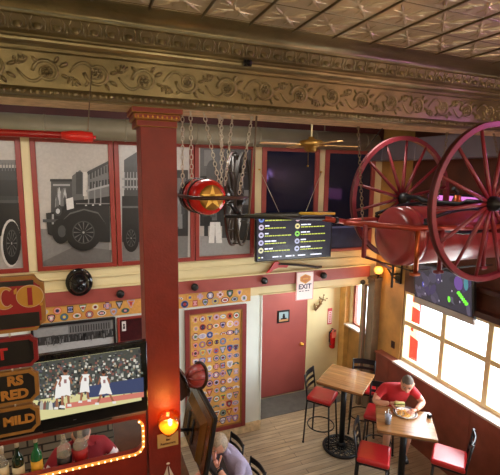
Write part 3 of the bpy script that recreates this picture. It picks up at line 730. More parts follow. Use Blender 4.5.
b = MB(); b.box((4.735, 5.20, 1.32), (4.75, 5.28, 1.44), DARKWOOD, .003); b.box((4.730, 5.225, 1.355), (4.736, 5.255, 1.405), BLACKP); tag(b.build('wall_socket'), 'small brown socket plate on the pine wall left of the big window', 'socket')
# ------------------------------------------------------------------ furniture
def make_stool():
    root = empty('bar_stool')
    SW = 0.195
    b = MB(); b.box((-.2, -.19, .725), (.2, .2, .795), VINYL, .03, seg=4)
    for v in b.bm.verts:
        if v.co.z > .76: v.co.z += .012*(1-(v.co.x/.2)**2)*(1-(v.co.y/.2)**2)
    lpart(b, 'seat', root)
    b = MB(); b.box((-.185, -.185, .70), (.185, .185, .726), BLACKM, .006); lpart(b, 'seat_frame', root)
    for s in (-1, 1):
        b = MB(); b.tube([(s*.165, .165, .71), (s*.2, .205, 0.0)], .0135, BLACKM, 8); b.lathe([(0, 0), (.018, 0), (.018, .02), (0, .021)], BLACKP, 10, mtx=Matrix.Translation((s*.2, .205, 0))); lpart(b, 'leg', root)
        b = MB(); b.tube([(s*.2, -.215, 0), (s*.175, -.185, .71), (s*.175, -.19, .80), (s*.178, -.235, 1.125)], .0135, BLACKM, 8); b.lathe([(0, 0), (.018, 0), (.018, .02), (0, .021)], BLACKP, 10, mtx=Matrix.Translation((s*.2, -.215, 0))); lpart(b, 'leg', root)
    b = MB(); b.tube([(.205*math.cos(2*PI*k/28), -.005+.21*math.sin(2*PI*k/28), .27) for k in range(28)], .010, BLACKM, 7, closed=True); lpart(b, 'foot_ring', root)
    for z, hh, yo in ((.88, .042, -.202), (.975, .042, -.215), (1.085, .085, -.231)):
        b = MB(); n = 8
        for k in range(n):
            xa, xb = -.178+.356*k/n, -.178+.356*(k+1)/n
            f = lambda x: yo-.03*(1-(x/.178)**2)
            b.poly([(xa, f(xa), z-hh/2), (xb, f(xb), z-hh/2), (xb, f(xb), z+hh/2), (xa, f(xa), z+hh/2)], BLACKM, (0, .012, 0))
        lpart(b, 'back_slat', root)
    return root
proto = make_stool()
def face(fx, fy): return math.atan2(-fx, fy)
stools = [((3.35, 5.18), (.62, -.78), 'red topped stool at the high table, on its side near the patch board', 'stools at the empty high table'),
          ((4.14, 5.19), (-.6, -.8), 'red topped stool behind the high table near the grey pillar', 'stools at the empty high table'),
          ((3.88, 4.46), (-.74, -.67), 'red topped stool that the man in the red shirt sits on', 'stools at the occupied table'),
          ((3.22, 3.76), (.72, -.69), 'red topped stool at left of the occupied table, in front of the ornate base', 'stools at the occupied table'),
          ((4.06, 3.37), (-.62, .78), 'red topped stool beside the brown wainscot, its seat shining with window light', 'stools at the occupied table'),
          ((1.44, 4.36), (-1, -.18), 'dark ladder back chair nearest to the patch board', 'chairs at the counter'),
          ((1.50, 3.84), (-1, -.18), 'dark ladder back chair behind the person in lavender', 'chairs at the counter')]
for i, ((x, y), f, lab, g) in enumerate(stools):
    o = proto if i == 0 else copy_tree(proto)
    o.location = (x, y, 0.0); o.rotation_euler = (0, 0, face(*f)); tag(o, lab, 'stool', g)
    if i > 4:
        o.scale = (.85, .85, .85)
        for ch in o.children:
            if ch.name.startswith('seat') and not ch.name.startswith('seat_frame'):
                if i == 5:
                    DS = ch.data.copy(); DS.materials[0] = mat('dark_vinyl', (.02, .016, .018), .4)
                ch.data = DS

def make_table(label, cx, cy, w, d, ang, zt, bx, by):
    root = empty('bar_table', (bx, by, 0)); tag(root, label, 'table', 'square high tables')
    mt = rotm((cx, cy, 0), rz=ang)
    b = MB(); b.box((-w/2, -d/2, zt-.035), (w/2, d/2, zt), TABLEM, .005, mtx=None); o = b.build('tabletop')
    o.parent = root; o.location = (cx-bx, cy-by, 0); o.rotation_euler = (0, 0, ang)
    b = MB(); b.box((-w/2+.012, -d/2+.012, zt-.05), (w/2-.012, d/2-.012, zt-.0352), mat('table_edge', srgb(70, 44, 28), .5), .003, mtx=mt); b.box((-.22, -.03, zt-.075), (.22, .03, zt-.05), BLACKM, .004, mtx=mt); b.box((-.03, -.22, zt-.075), (.03, .22, zt-.05), BLACKM, .004, mtx=mt); part(b, 'top_support', root)
    b = MB(); b.tube([(bx, by, .05), (bx, by, zt-.07)], .042, BLACKM, 18); b.lathe([(.042, .04), (.075, .045), (.06, .08), (.045, .1)], BLACKM, 18, mtx=Matrix.Translation((bx, by, 0))); part(b, 'pedestal', root)
    b = MB(); T = Matrix.Translation((bx, by, 0))
    b.tube([(bx+.27*math.cos(2*PI*k/40), by+.27*math.sin(2*PI*k/40), .022) for k in range(40)], .022, BLACKM, 8, closed=True)
    b.tube([(bx+.16*math.cos(2*PI*k/32), by+.16*math.sin(2*PI*k/32), .034) for k in range(32)], .010, BLACKM, 6, closed=True)
    b.lathe([(0, .05), (.07, .048), (.085, .03), (.085, .01)], BLACKM, 20, mtx=T)
    for k in range(16):
        a = 2*PI*k/16; a2 = a+PI/16
        b.tube([(bx+.07*math.cos(a), by+.07*math.sin(a), .04), (bx+.16*math.cos(a+.12), by+.16*math.sin(a+.12), .034), (bx+.27*math.cos(a), by+.27*math.sin(a), .024)], .009, BLACKM, 6)
        b.tube([(bx+(.215+.035*math.cos(t*PI/4))*math.cos(a2)-.03*math.sin(t*PI/4)*math.sin(a2), by+(.215+.035*math.cos(t*PI/4))*math.sin(a2)+.03*math.sin(t*PI/4)*math.cos(a2), .028) for t in range(8)], .007, BLACKM, 5, closed=True)
    part(b, 'base', root)
    return root
make_table('empty square high table with a plank top and ornate round black base', 3.61, 4.94, .70, .70, math.radians(-53), 1.13, 3.555, 4.90)
ZT = 1.10
make_table('square high table where a man in a red shirt eats beside the window', 3.685, 3.765, .70, .60, math.radians(-37), ZT, 3.69, 3.765)

# things on the occupied table
root = empty('dinner_plate', (3.81, 3.895, ZT)); tag(root, 'round white plate with a dark rim on the occupied table', 'plate')
b = MB(); b.lathe([(0, .006), (.09, .006), (.125, .016), (.150, .026), (.152, .022), (.125, .010), (.09, 0), (0, 0)], None, 32, mats=[WHITE, WHITE, mat('rim_dark', srgb(60, 40, 40), .3), WHITE, WHITE, WHITE, WHITE]); o = b.build('dish', None, root)
FRY = mat('fries', srgb(224, 170, 84), .6, var=.2, vscale=40)
b = MB(); r = random.Random(8)
for k in range(90):
    a, q = r.uniform(0, 2*PI), .085*math.sqrt(r.random()); p = V((3.78+q*math.cos(a), 3.885+q*math.sin(a), ZT+.012+r.uniform(0, .035)*(1-q/.1)))
    d = V((r.uniform(-1, 1), r.uniform(-1, 1), r.uniform(-.4, .4))).normalized()*r.uniform(.018, .032); b.tube([p-d, p+d], .0045, FRY, 4)
tag(b.build('fries'), 'heap of golden fries on the white plate', 'fries', kind='stuff')
root = empty('drinking_glass', (3.445, 3.80, ZT)); tag(root, 'clear tall glass of water with a straw, on the occupied table', 'glass')
b = MB(); b.lathe([(0, .003), (.034, .003), (.042, .15), (.045, .15), (.037, 0), (0, 0)], GLASSD, 20); b.build('tumbler', None, root)
b = MB(); b.lathe([(0, .006), (.033, .006), (.040, .115), (0, .115)], mat('iced_water', srgb(186, 200, 224), .15), 18); b.build('water', None, root)
b = MB(); b.tube([(-.015, 0, .01), (.012, .01, .19)], .004, WHITE, 7); b.build('straw', None, root)
b = MB(); b.box((4.01, 3.685, ZT), (4.055, 3.73, ZT+.052), BLACKG, .005); b.box((4.012, 3.687, ZT+.052), (4.053, 3.728, ZT+.058), mat('label_grey', srgb(150, 140, 140), .4), .002); tag(b.build('sauce_cup'), 'small black cup near the right corner of the occupied table', 'cup')

# ------------------------------------------------------------------ hose cart under the beam
CX, CZ = 3.10, 3.99
IRON = mat('rusty_tyre', srgb(84, 36, 38), .45, metal=.4)
root = empty('hose_cart', (CX, 2.92, 3.36)); tag(root, 'red antique fire cart with two big spoked wheels hung below the tin beam', 'cart')
def cart_wheel(xc, Y, zc, R, w, nsp, rimm, spm, hubm, rot=None, name='wheel', ph=0.1, rim=.045):
    Mx = Matrix.Translation((xc, Y, zc)) @ (rot or Matrix.Identity(4)) @ Euler((PI/2, 0, 0)).to_matrix().to_4x4()
    b = MB(); b.lathe([(R-rim, -w/2), (R-rim, w/2), (R-.004, w/2), (R-.004, -w/2), (R-rim, -w/2)], rimm, 64, mtx=Mx, smooth=False); wh = part(b, name, root)
    b = MB(); b.lathe([(R-.005, -w/2+.006), (R-.005, w/2-.006), (R, w/2-.009), (R, -w/2+.009), (R-.005, -w/2+.006)], IRON, 64, mtx=Mx); q = part(b, 'tyre', root); sub(q, wh)
    b = MB(); b.lathe([(0, -.10), (.03, -.10), (.034, -.085), (.05, -.08), (.062, -.04), (.065, 0), (.062, .04), (.05, .08), (.034, .085), (.03, .10), (0, .10)], hubm, 24, mtx=Mx)
    q = part(b, 'hub', root); sub(q, wh)
    for k in range(nsp):
        a = 2*PI*k/nsp+ph; b = MB()
        b.tube([(.05*math.cos(a), .05*math.sin(a), 0), (.25*R*math.cos(a), .25*R*math.sin(a), 0), ((R-.04)*math.cos(a), (R-.04)*math.sin(a), 0)], [.017, .019, .0125], spm, 8, mtx=Mx)
        q = part(b, 'spoke', root); sub(q, wh)
    return wh
def sub(o, p):
    o.parent = p
    bpy.context.view_layer.update()
    o.matrix_parent_inverse = p.matrix_world.inverted()
cart_wheel(CX-.03, 2.39, CZ, .65, .05, 14, CARTRED, CARTRED, BLACKM, ph=.08)
cart_wheel(CX, 3.44, CZ-.02, .64, .05, 14, CARTRED, CARTRED, BLACKM, ph=.2)
b = MB(); b.tube([(CX-.02, 2.33, CZ), (CX-.02, 2.62, CZ), (CX-.02, 2.68, CZ-.03), (CX-.02, 3.12, CZ-.03), (CX-.01, 3.2, CZ), (CX, 3.52, CZ)], .024, BLACKM, 10); part(b, 'axle', root)
TA = align((0, 0, 0), (1, 0, 0)); TX, TY, TZ, TR = 2.56, 2.92, 3.665, .265
b = MB(); b.lathe([(0, -.03), (.1, -.028), (.2, -.014), (TR-.012, 0), (TR, .02), (TR, 1.38), (TR-.012, 1.4), (.15, 1.43), (0, 1.44)], TANKRED, 48, mtx=Matrix.Translation((TX, TY, TZ)) @ TA)
for xx in (.12, 1.28): b.lathe([(TR, xx-.025), (TR+.006, xx-.022), (TR+.006, xx+.022), (TR, xx+.025)], TANKRED, 48, mtx=Matrix.Translation((TX, TY, TZ)) @ TA)
tk = part(b, 'tank', root)
b = MB(); b.lathe([(0, 0), (.045, 0), (.045, .05), (.03, .07), (.03, .11), (0, .112)], COPPER, 16, mtx=Matrix.Translation((3.3, TY, TZ+TR-.01))); q = part(b, 'filler_cap', root)
for pts in ([(2.0, 2.87, 3.815), (2.45, 2.56, 3.785), (4.15, 2.53, 3.76)], [(2.0, 2.87, 3.815), (2.45, 3.22, 3.785), (4.15, 3.26, 3.76)]):
    b = MB(); b.tube(pts, .024, mat('rail_copper_red', srgb(150, 56, 40), .3, metal=.3), 8); part(b, 'side_rail', root)
for x in (2.75, 3.45, 4.1):
    b = MB(); b.box((x-.02, 2.55, 3.71), (x+.02, 3.26, 3.745), CARTRED, .005); part(b, 'cross_bar', root)
for x, m in ((2.485, COPPER), (2.74, CARTRED), (3.25, CARTRED), (3.75, CARTRED)):
    b = MB(); b.tube([(x, 2.55, 3.77), (x+.012, 2.555, 3.41)], .020, m, 8); b.box((x-.03, 2.53, 3.395), (x+.04, 2.58, 3.42), m, .004); part(b, 'drop_bracket', root)
b = MB(); b.box((2.105, 2.735, 3.53), (2.135, 2.765, 3.80), CARTRED, .004); b.tube([(2.12, 2.75, 3.80), (2.15, 2.85, 3.80)], .012, CARTRED, 7); b.tube([(2.12, 2.75, 3.54), (2.25, 2.74, 3.50), (2.40, 2.74, 3.42)], .012, CARTRED, 7); part(b, 'front_bracket', root)
b = MB(); b.tube([(2.12, 2.73, 3.535), (2.48, 2.59, 3.43), (3.4, 2.57, 3.42)], .006, BLACKM, 6); part(b, 'brake_rod', root)
for yy in (2.6, 3.22):
    b = MB(); b.tube([(CX-.5+1.0*t, yy, CZ-.17-.10*math.sin(PI*t)+.0) for t in [i/12 for i in range(13)]], .016, BLACKM, 7); b.tube([(CX-.5+1.0*t, yy, CZ-.15+.09*math.sin(PI*t)) for t in [i/12 for i in range(13)]], .016, BLACKM, 7); part(b, 'leaf_spring', root)
b = MB(); b.tube([(CX+.05, 3.3, CZ+.0), (CX+.1, 3.1, CZ-.05), (CX+.28, 3.05, CZ-.06), (CX+.33, 3.04, CZ+.06), (CX+.27, 3.04, CZ+.1)], .022, BLACKM, 8); part(b, 'crank_handle', root)
b = MB(); b.tube([(2.03, 2.87, 3.815), (1.78, 2.87, 3.855)], .022, mat('rail_copper_red', (0, 0, 0)), 12); b.tube([(1.93, 2.87, 3.832), (1.90, 2.87, 3.836)], .028, BLACKM, 12); part(b, 'drawbar', root)
b = MB(); b.tube([(1.80, 2.87, 3.857), (1.4, 2.87, 3.872), (.95, 2.87, 3.894)], [.024, .018, .012], BLACKM, 12); tg = part(b, 'tongue', root)
b = MB(); b.tube([(1.88, 2.84, 3.893), (1.56, 2.84, 3.902)], .011, mat('tongue_yellow', srgb(196, 160, 40), .4), 10); part(b, 'tongue_tip', root, label='yellow painted length of the tongue')
b = MB(); b.tube([(1.58, 2.84, 3.888), (1.1, 2.84, 3.900)], .010, mat('dull_green_grey', srgb(64, 70, 56), .5), 10); part(b, 'tongue_brace', root)
DW = mat('grey_black_iron', srgb(58, 54, 50), .45, metal=.4)
RT = Euler((0, 0, math.radians(60))).to_matrix().to_4x4()
fw = cart_wheel(1.20, 3.36, 3.985, .405, .022, 12, DW, DW, BLACKM, rot=RT, name='front_wheel', rim=.022)
Mx = Matrix.Translation((1.20, 3.36, 3.985)) @ RT @ Euler((PI/2, 0, 0)).to_matrix().to_4x4()
b = MB(); b.lathe([(.378, .07), (.378, .09), (.40, .09), (.40, .07), (.378, .07)], DW, 48, mtx=Mx, smooth=False); q = part(b, 'hose_reel_ring', root); sub(q, fw)
for k in range(10):
    a = 2*PI*k/10; b = MB(); b.tube([(.385*math.cos(a), .385*math.sin(a), 0), (.385*math.cos(a), .385*math.sin(a), .08)], .006, DW, 6, mtx=Mx); q = part(b, 'reel_bar', root); sub(q, fw)
b = MB(); b.tube([(1.06, 2.87, 3.90), (1.08, 3.1, 3.97), (1.18, 3.34, 3.985)], .02, BLACKM, 8); part(b, 'front_axle', root)

# red canister with a brass star
root = empty('red_canister', (0.80, 2.72, 4.04)); tag(root, 'red round canister with a brass star cap hung on chains beside the column', 'canister')
RED3 = mat('bright_red_enamel', srgb(190, 24, 20), .25, coat=.3)
mc = align((.815, 2.70, 4.035), (.02, -1, .0)) @ Matrix.Identity(4)
dirc = V((.06, -1, .0)).normalized(); pc = V((.795, 2.72, 4.04)); mc = align(pc, dirc)
b = MB(); b.lathe([(0, -.34), (.09, -.335), (.118, -.31), (.125, -.27), (.125, -.03), (.118, .0), (.1, .03), (.085, .038)], RED3, 36, mtx=mc); part(b, 'drum', root)
b = MB()
for z in (-.24, -.1): b.lathe([(.125, z-.018), (.13, z-.016), (.13, z+.016), (.125, z+.018)], BLACKM, 36, mtx=mc)
b.lathe([(.09, -.345), (.12, -.335), (.13, -.31), (.128, -.28)], BLACKM, 36, mtx=mc); part(b, 'strap', root)
b = MB(); b.lathe([(0, .052), (.065, .05), (.082, .044), (.088, .034)], mat('old_brass', (0, 0, 0)), 30, mtx=mc); part(b, 'brass_cap', root)
b = MB()
for k in range(5):
    a = 2*PI*k/5+PI/2; s = MB
    b.poly([mc @ V((.03*math.cos(a-.62), .03*math.sin(a-.62), .056)), mc @ V((.086*math.cos(a), .086*math.sin(a), .056)), mc @ V((.03*math.cos(a+.62), .03*math.sin(a+.62), .056)), mc @ V((0, 0, .078))], mat('star_gold', srgb(226, 190, 96), .35, metal=.6))
part(b, 'star', root)
b = MB(); p0 = pc+dirc*.09; side = V((dirc.y*-1, dirc.x, 0)).normalized()
b.tube([pc-dirc*.34+V((-.14, 0, 0)), pc+V((-.135, -.01, 0)), p0+side*-.1+V((0, 0, 0)), p0+side*.16, p0+side*.24], .013, DARKWOOD, 8)
part(b, 'carry_bar', root)

# hanging chains
def chain(p0, p1, m, label, group=None, L=.04, r=.0032):
    p0, p1 = V(p0), V(p1); d = p1-p0; n = max(2, int(d.length/(L*.78))); b = MB(); u = d.normalized()
    q = u.to_track_quat('Z', 'Y')
    for k in range(n):
        c = p0+d*((k+.5)/n); pts = []
        for t in range(10):
            a = 2*PI*t/10; x = L*.28*math.cos(a); z = L*.5*math.sin(a)
            v = V((x, 0, z)) if k % 2 == 0 else V((0, x, z))
            pts.append(c+q @ v)
        b.tube(pts, r, m, 4, closed=True)
    b.tube([p0-u*.005, p0-u*-.02], .006, m, 6)
    o = b.build('hanging_chain'); tag(o, label, 'chain', group or 'chains hanging from the beam')
ZB = 4.622
chain((2.226, 3.06, ZB), (2.13, 2.80, 3.82), CHAIND, 'rusty chain holding the front of the red cart rail')
chain((3.25, 3.06, ZB), (3.36, 3.23, 3.79), CHAIND, 'rusty chain between the two big red wheels')
chain((3.68, 2.91, ZB), (3.66, 2.62, 3.79), CHAIND, 'rusty chain behind the hub of the nearer big red wheel')
chain((.665, 2.95, ZB), (.66, 2.95, 4.10), CHAINM, 'bright chain hanging closest to the red column')
chain((.70, 2.86, ZB), (.705, 2.86, 4.10), CHAINM, 'bright chain second from the red column, above the canister')
chain((.80, 2.88, ZB), (.90, 2.84, 4.13), CHAINM, 'bright slanting chain right above the red canister')
chain((.92, 2.92, ZB), (.99, 3.02, 4.30), CHAINM, 'bright chain leaning right, in the crossing pair beside the canister')
chain((1.02, 2.90, ZB), (.93, 2.80, 4.12), CHAINM, 'bright chain leaning left, in the crossing pair beside the canister')
chain((.985, 3.05, ZB), (.985, 3.05, 3.95), CHAINM, 'straight bright chain behind the crossing pair of chains')
chain((1.17, 2.90, ZB), (1.02, 2.75, 4.06), CHAINM, 'long slanting bright chain over the dark spoked wheel')
b = MB(); b.tube([(1.19, 2.86, ZB), (1.16, 2.85, 4.2), (1.13, 2.84, 3.90)], .007, CHAIND, 6); tag(b.build('hanging_rope'), 'thin straight rope beside the slanting chain, holding the dark tongue', 'rope')
b = MB(); b.tube([(2.48, 3.05, ZB), (2.50, 3.3, 4.45)], .004, BLACKM, 5); b.tube([(2.50, 3.3, 4.45), (2.6, 3.42, 4.46)], .004, BLACKM, 5); tag(b.build('wire'), 'thin dark wire above the farther big red wheel', 'wire')

# pike pole in front of the beam
root = empty('red_pole', (-.4, 2.5, 4.38)); tag(root, 'red pole with a flared end hanging on a wire in front of the tin beam', 'pole')
b = MB(); b.tube([(-1.6, 2.5, 4.395), (-.10, 2.5, 4.395), (-.06, 2.5, 4.395)], [.019, .019, .024], mat('pole_dark_red', srgb(150, 20, 22), .3), 12); part(b, 'shaft', root)
b = MB(); b.tube([(-.10, 2.5, 4.395), (-.05, 2.5, 4.394), (0, 2.5, 4.393), (.055, 2.5, 4.391), (.06, 2.5, 4.391)], [.019, .028, .031, .027, .022], mat('pole_bright_red', srgb(206, 40, 36), .3), 14); b.tube([(.03, 2.5, 4.391), (.075, 2.5, 4.39)], .010, mat('pole_bright_red', (0, 0, 0)), 8); part(b, 'flared_end', root)
b = MB(); b.tube([(.035, 2.5, 4.42), (.05, 2.58, 4.58), (.075, 2.77, 4.80)], .0035, CHAIND, 5); part(b, 'hanging_wire', root)
b = MB(); b.tube([(-1.4, 2.5, 4.41), (-1.4, 2.75, 4.80)], .0035, CHAIND, 5); part(b, 'hanging_wire', root)
# sprinkler pipe stubs on the beam
for x in (1.03, 3.62):
    b = MB(); b.tube([(x, 2.71, 4.935), (x+.05, 2.70, 4.935)], .022, BLACKM, 8); b.lathe([(0, 0), (.02, 0), (.02, .02), (0, .03)], BLACKM, 10, mtx=align((x+.025, 2.70, 4.935), (0, -1, -.2)))
    tag(b.build('pipe_clamp'), 'small black clamp on the beam moulding, '+('above the hanging chains' if x < 2 else 'above the nearer big red wheel'), 'clamp', 'black clamps on the beam')

# ceiling fan
FX, FY, FZ = 2.60, 4.5, 4.56
root = empty('ceiling_fan', (FX, FY, FZ)); tag(root, 'brass ceiling fan with pale wooden blades in front of the air duct', 'fan')
b = MB(); b.lathe([(0, -.085), (.05, -.082), (.075, -.06), (.08, -.02), (.135, -.015), (.145, .03), (.12, .055), (.04, .07), (.03, .10)], mat('old_brass', srgb(150, 112, 52), .4, metal=.8), 28, mtx=Matrix.Translation((FX, FY, FZ)) @ Matrix.Diagonal((1.1, 1.1, 1, 1))); part(b, 'motor', root)
b = MB(); b.tube([(FX, FY, FZ+.08), (FX, FY, ZC)], .011, CREAM, 8); b.lathe([(.06, 0), (.05, -.04), (.015, -.05)], CREAM, 16, mtx=Matrix.Translation((FX, FY, ZC))); part(b, 'drop_rod', root)
BLW = mat('fan_blade_wood', srgb(206, 160, 96), .35, var=.1)
for k in range(4):
    a = math.radians(-3+90*k); mb = rotm((FX, FY, FZ+.0), rz=a)
    b = MB(); vs = b.poly([(.17, -.05, 0), (.62, -.065, 0), (.66, -.03, 0), (.66, .03, 0), (.62, .065, 0), (.17, .05, 0)], BLW, (0, 0, .008)); bmesh.ops.transform(b.bm, matrix=mb @ Euler((math.radians(5), 0, 0)).to_matrix().to_4x4(), verts=b.bm.verts); bl = part(b, 'blade', root)
    b = MB(); b.box((.09, -.02, -.004), (.22, .02, .004), BRASS, .002, mtx=mb); q = part(b, 'blade_arm', root); sub(q, bl)
b = MB(); b.tube([(FX-.06, FY-.04, FZ-.05), (FX-.06, FY-.04, FZ-.24)], .002, BRASS, 5); b.sphere((FX-.06, FY-.04, FZ-.25), .012, BRASS); part(b, 'pull_chain', root)
# ------------------------------------------------------------------ bar partition, rope light, bottles
BARRED = mat('bar_red', srgb(124, 34, 20), .4, var=.12, vscale=10)
PY0, PY1 = 2.87, 2.93
root = empty('bar_partition', (-.9, 2.9, 0)); tag(root, 'dark red bar partition with a rounded opening at left of the column', 'partition')
b = MB(); b.box((-2.3, PY0, 2.425), (.350, PY1, 2.475), BARRED, .004); b.box((-2.3, PY0, 0), (.350, PY1, 2.155), BARRED, .004); b.box((.325, PY0, 2.155), (.350, PY1, 2.425), BARRED)
for (cx, cz, a0) in ((.255, 2.355, 0), (.255, 2.225, -PI/2)):
    R = .07; arc = [(cx+R*math.cos(a0+PI/2*k/8), cz+R*math.sin(a0+PI/2*k/8)) for k in range(9)]
    cr = (cx+R, cz+(R if a0 == 0 else -R))
    b.poly([(x, PY0, z) for x, z in arc]+[(cr[0], PY0, cr[1])], BARRED, (0, PY1-PY0, 0))
part(b, 'panel', root)
b = MB(); b.box((-2.3, PY0-.012, 2.462), (.350, PY0, 2.482), mat('edge_grey', srgb(120, 92, 80), .4), .003); part(b, 'top_edge', root)
b = MB(); b.box((-2.3, PY1, 2.05), (.350, 3.04, 2.075), DARKWOOD, .003); part(b, 'shelf', root)
pth = [(-1.5+.1*k, 2.155) for k in range(18)]+[(.255+.07*math.cos(-PI/2+PI/2*k/8), 2.225+.07*math.sin(-PI/2+PI/2*k/8)) for k in range(9)]+[(.325, 2.29), (.325, 2.355)]+[(.255+.07*math.cos(PI/2*k/8), 2.355+.07*math.sin(PI/2*k/8)) for k in range(1, 6)]
root = empty('rope_light', (-.5, PY0, 2.15)); tag(root, 'amber rope light along the lower edge of the bar opening', 'light')
b = MB(); b.tube([(x, PY0-.012, z) for x, z in pth], .011, mat('rope_amber', srgb(220, 130, 40), .3, emit=(1, .42, .08), estr=.7), 8); part(b, 'tube', root)
acc = 0; BULB = emat('bulb_glow', (1.0, .62, .22), 9)
for i in range(1, len(pth)):
    a, c = V(pth[i-1]), V(pth[i]); L = (c-a).length; t = -acc
    while t+.042 <= L:
        t += .042; p = a+(c-a)*(t/L)
        if p.x > -.75:
            b = MB(); b.sphere((p.x, PY0-.020, p.y), .0062, BULB, 7, 5); part(b, 'bulb', root)
    acc = L-t
def bottle(px, label, glass, Rb, Hh, capm, labm, shoulder=.50, extra=None, name='liquor_bottle'):
    p = atY(px, 450, 2.985); root = empty(name, (p.x, 2.985, 2.075)); tag(root, label, 'bottle')
    b = MB(); b.lathe([(0, .002), (Rb*.95, 0), (Rb, .01), (Rb, Hh*shoulder), (Rb*.86, Hh*(shoulder+.06)), (Rb*.38, Hh*(shoulder+.16)), (Rb*.30, Hh*.93), (Rb*.34, Hh*.935), (Rb*.34, Hh*.95), (0, Hh*.95)], glass, 24); b.build('glass_body', None, root)
    b = MB(); b.lathe([(0, Hh*1.0), (Rb*.36, Hh*1.0), (Rb*.38, Hh*.93), (Rb*.37, Hh*(.80 if capm is CAPW else .88)), (0, Hh*(.80 if capm is CAPW else .88))], capm, 16); b.build('cap', None, root)
    b = MB(); z0, z1 = labm[1]; b.lathe([(Rb+.001, Hh*z0), (Rb+.0015, Hh*z0), (Rb+.0015, Hh*z1), (Rb+.001, Hh*z1)], labm[0], 24); b.build('paper_label', None, root)
    if extra: extra(root, Rb, Hh)
    return root
GRN = mat('green_bottle', srgb(26, 100, 58), .08, spec=.7); DKG = mat('dark_green_bottle', srgb(16, 40, 28), .08, spec=.7)
CAPW = mat('cap_white', srgb(190, 180, 160), .4); CAPB = mat('cap_blue', srgb(50, 60, 140), .35); CAPR = mat('cap_red', srgb(190, 30, 40), .35)
bottle(17, 'green bottle with a white and cream label, left in the bar opening', DKG, .037, .315, CAPW, (mat('label_cream', srgb(206, 196, 160), .6), (.0, .37)))
bottle(36, 'green bottle with a yellow label in the bar opening', GRN, .037, .325, CAPW, (mat('label_yellow', srgb(206, 156, 40), .6), (.0, .40)))
bottle(64, 'large clear bottle with blue cap and black label in the bar opening', CLEARB, .048, .325, CAPB, (mat('label_black', srgb(24, 20, 26), .5), (.08, .36)))
bottle(80.5, 'large clear bottle with red cap and red label in the bar opening', CLEARB, .050, .335, CAPR, (mat('label_red', srgb(150, 24, 30), .5), (.2, .46)))
bottle(1.5, 'pale bottle cut by the left edge of the picture in the bar opening', CLEARB, .034, .28, CAPW, (mat('label_cream', (0, 0, 0)), (.15, .5)))
b = MB(); b.box((.40, 5.44, 0), (.75, 5.74, .42), BLACKP, .01); b.box((.42, 5.432, .1), (.73, 5.44, .36), mat('bin_grey', srgb(70, 70, 66), .4), .004); tag(b.build('storage_bin'), 'dark storage bin against the stacked stone, seen through the bar opening', 'bin')

# ------------------------------------------------------------------ flat television at the left
TW, TH = .935, .525
root = empty('television', (-.105, 2.795, 2.515), math.radians(1.5)); tag(root, 'flat television showing a basketball game, left of the red column', 'television')
b = MB(); b.box((-TW/2, 0, 0), (TW/2, .05, TH), BLACKG, .008); b.box((-.3, .05, .12), (.3, .08, .42), BLACKP, .02); b.build('casing', None, root)
b = MB(); b.box((-.22, .03, -.033), (.22, .115, -.012), BLACKP, .006); b.box((-.06, .035, -.02), (.06, .06, .06), BLACKP, .004); b.build('stand', None, root)
b = MB(); b.text('__', .018, front((-.02, -.001, .05)), mat('logo_grey', srgb(160, 160, 170), .4), .0008); b.build('logo', None, root)
b = MB(); bz = .042; sx0, sx1, sz0, sz1 = -TW/2+bz, TW/2-bz-.006, .088, TH-bz
TV = lambda n, c, s=1.0: emat('tv_'+n, srgb(*c), s)
b.box((sx0, -.003, sz0), (sx1, .004, sz1), TV('court', (214, 206, 150), 1.0)); lay = [0]
CR = Matrix.Rotation(-math.radians(1.5), 4, 'Z')
def tvp(m, pts):
    lay[0] += 1; out = []
    for (x, y) in pts:
        r = ray(x, y); o = V((0, 0, H)); n_ = V((-math.sin(math.radians(1.5)), math.cos(math.radians(1.5)), 0)); q = V((-.105, 2.795, 0))
        t = (q-o).dot(n_)/r.dot(n_); p = o+r*t; l = CR @ (p-V((-.105, 2.795, 2.515)))
        out.append(V((min(max(l.x, sx0), sx1), -.0035-.0001*lay[0], min(max(l.z, sz0), sz1))))
    try:
        f = b.bm.faces.new([b.bm.verts.new(v) for v in out]); f.material_index = b.mi(m)
    except ValueError: pass
tvp(TV('stand', (70, 72, 66)), [(-40, 330), (150, 330), (150, 386), (88, 392), (36, 400), (-40, 402)])
r = random.Random(21); cols = [(50, 50, 54), (180, 176, 164), (130, 84, 74), (110, 120, 108), (214, 210, 196), (84, 84, 92), (150, 130, 104), (34, 36, 36)]
for k in range(1300):
    x, y = r.uniform(-10, 142), r.uniform(342, 398); 
    if y > 401-.11*(x+5): continue
    c = cols[r.randrange(8)]; s = r.uniform(.6, 1.3); tvp(TV('c%d' % cols.index(c), c), [(x-s, y-s), (x+s, y-s), (x+s, y+s), (x-s, y+s)])
tvp(TV('board', (60, 70, 104)), [(86, 378), (144, 369), (144, 383), (86, 389)]); tvp(TV('board2', (60, 70, 110)), [(36, 396), (62, 392), (62, 397), (36, 400)])
tvp(TV('apron', (206, 120, 104)), [(66, 394), (144, 383), (144, 388), (66, 399)])
for k in range(9): x = 40+3*k+r.uniform(-1, 1); tvp(TV('c%d' % (k % 8), cols[k % 8]), [(x-2, 400), (x-1.6, 394), (x, 391), (x+1.6, 394), (x+2, 400)])
WJ = TV('jersey', (236, 232, 226)); SK = TV('skin', (150, 96, 70)); DK = TV('hair', (40, 30, 28)); SH = TV('shoe', (230, 226, 220))
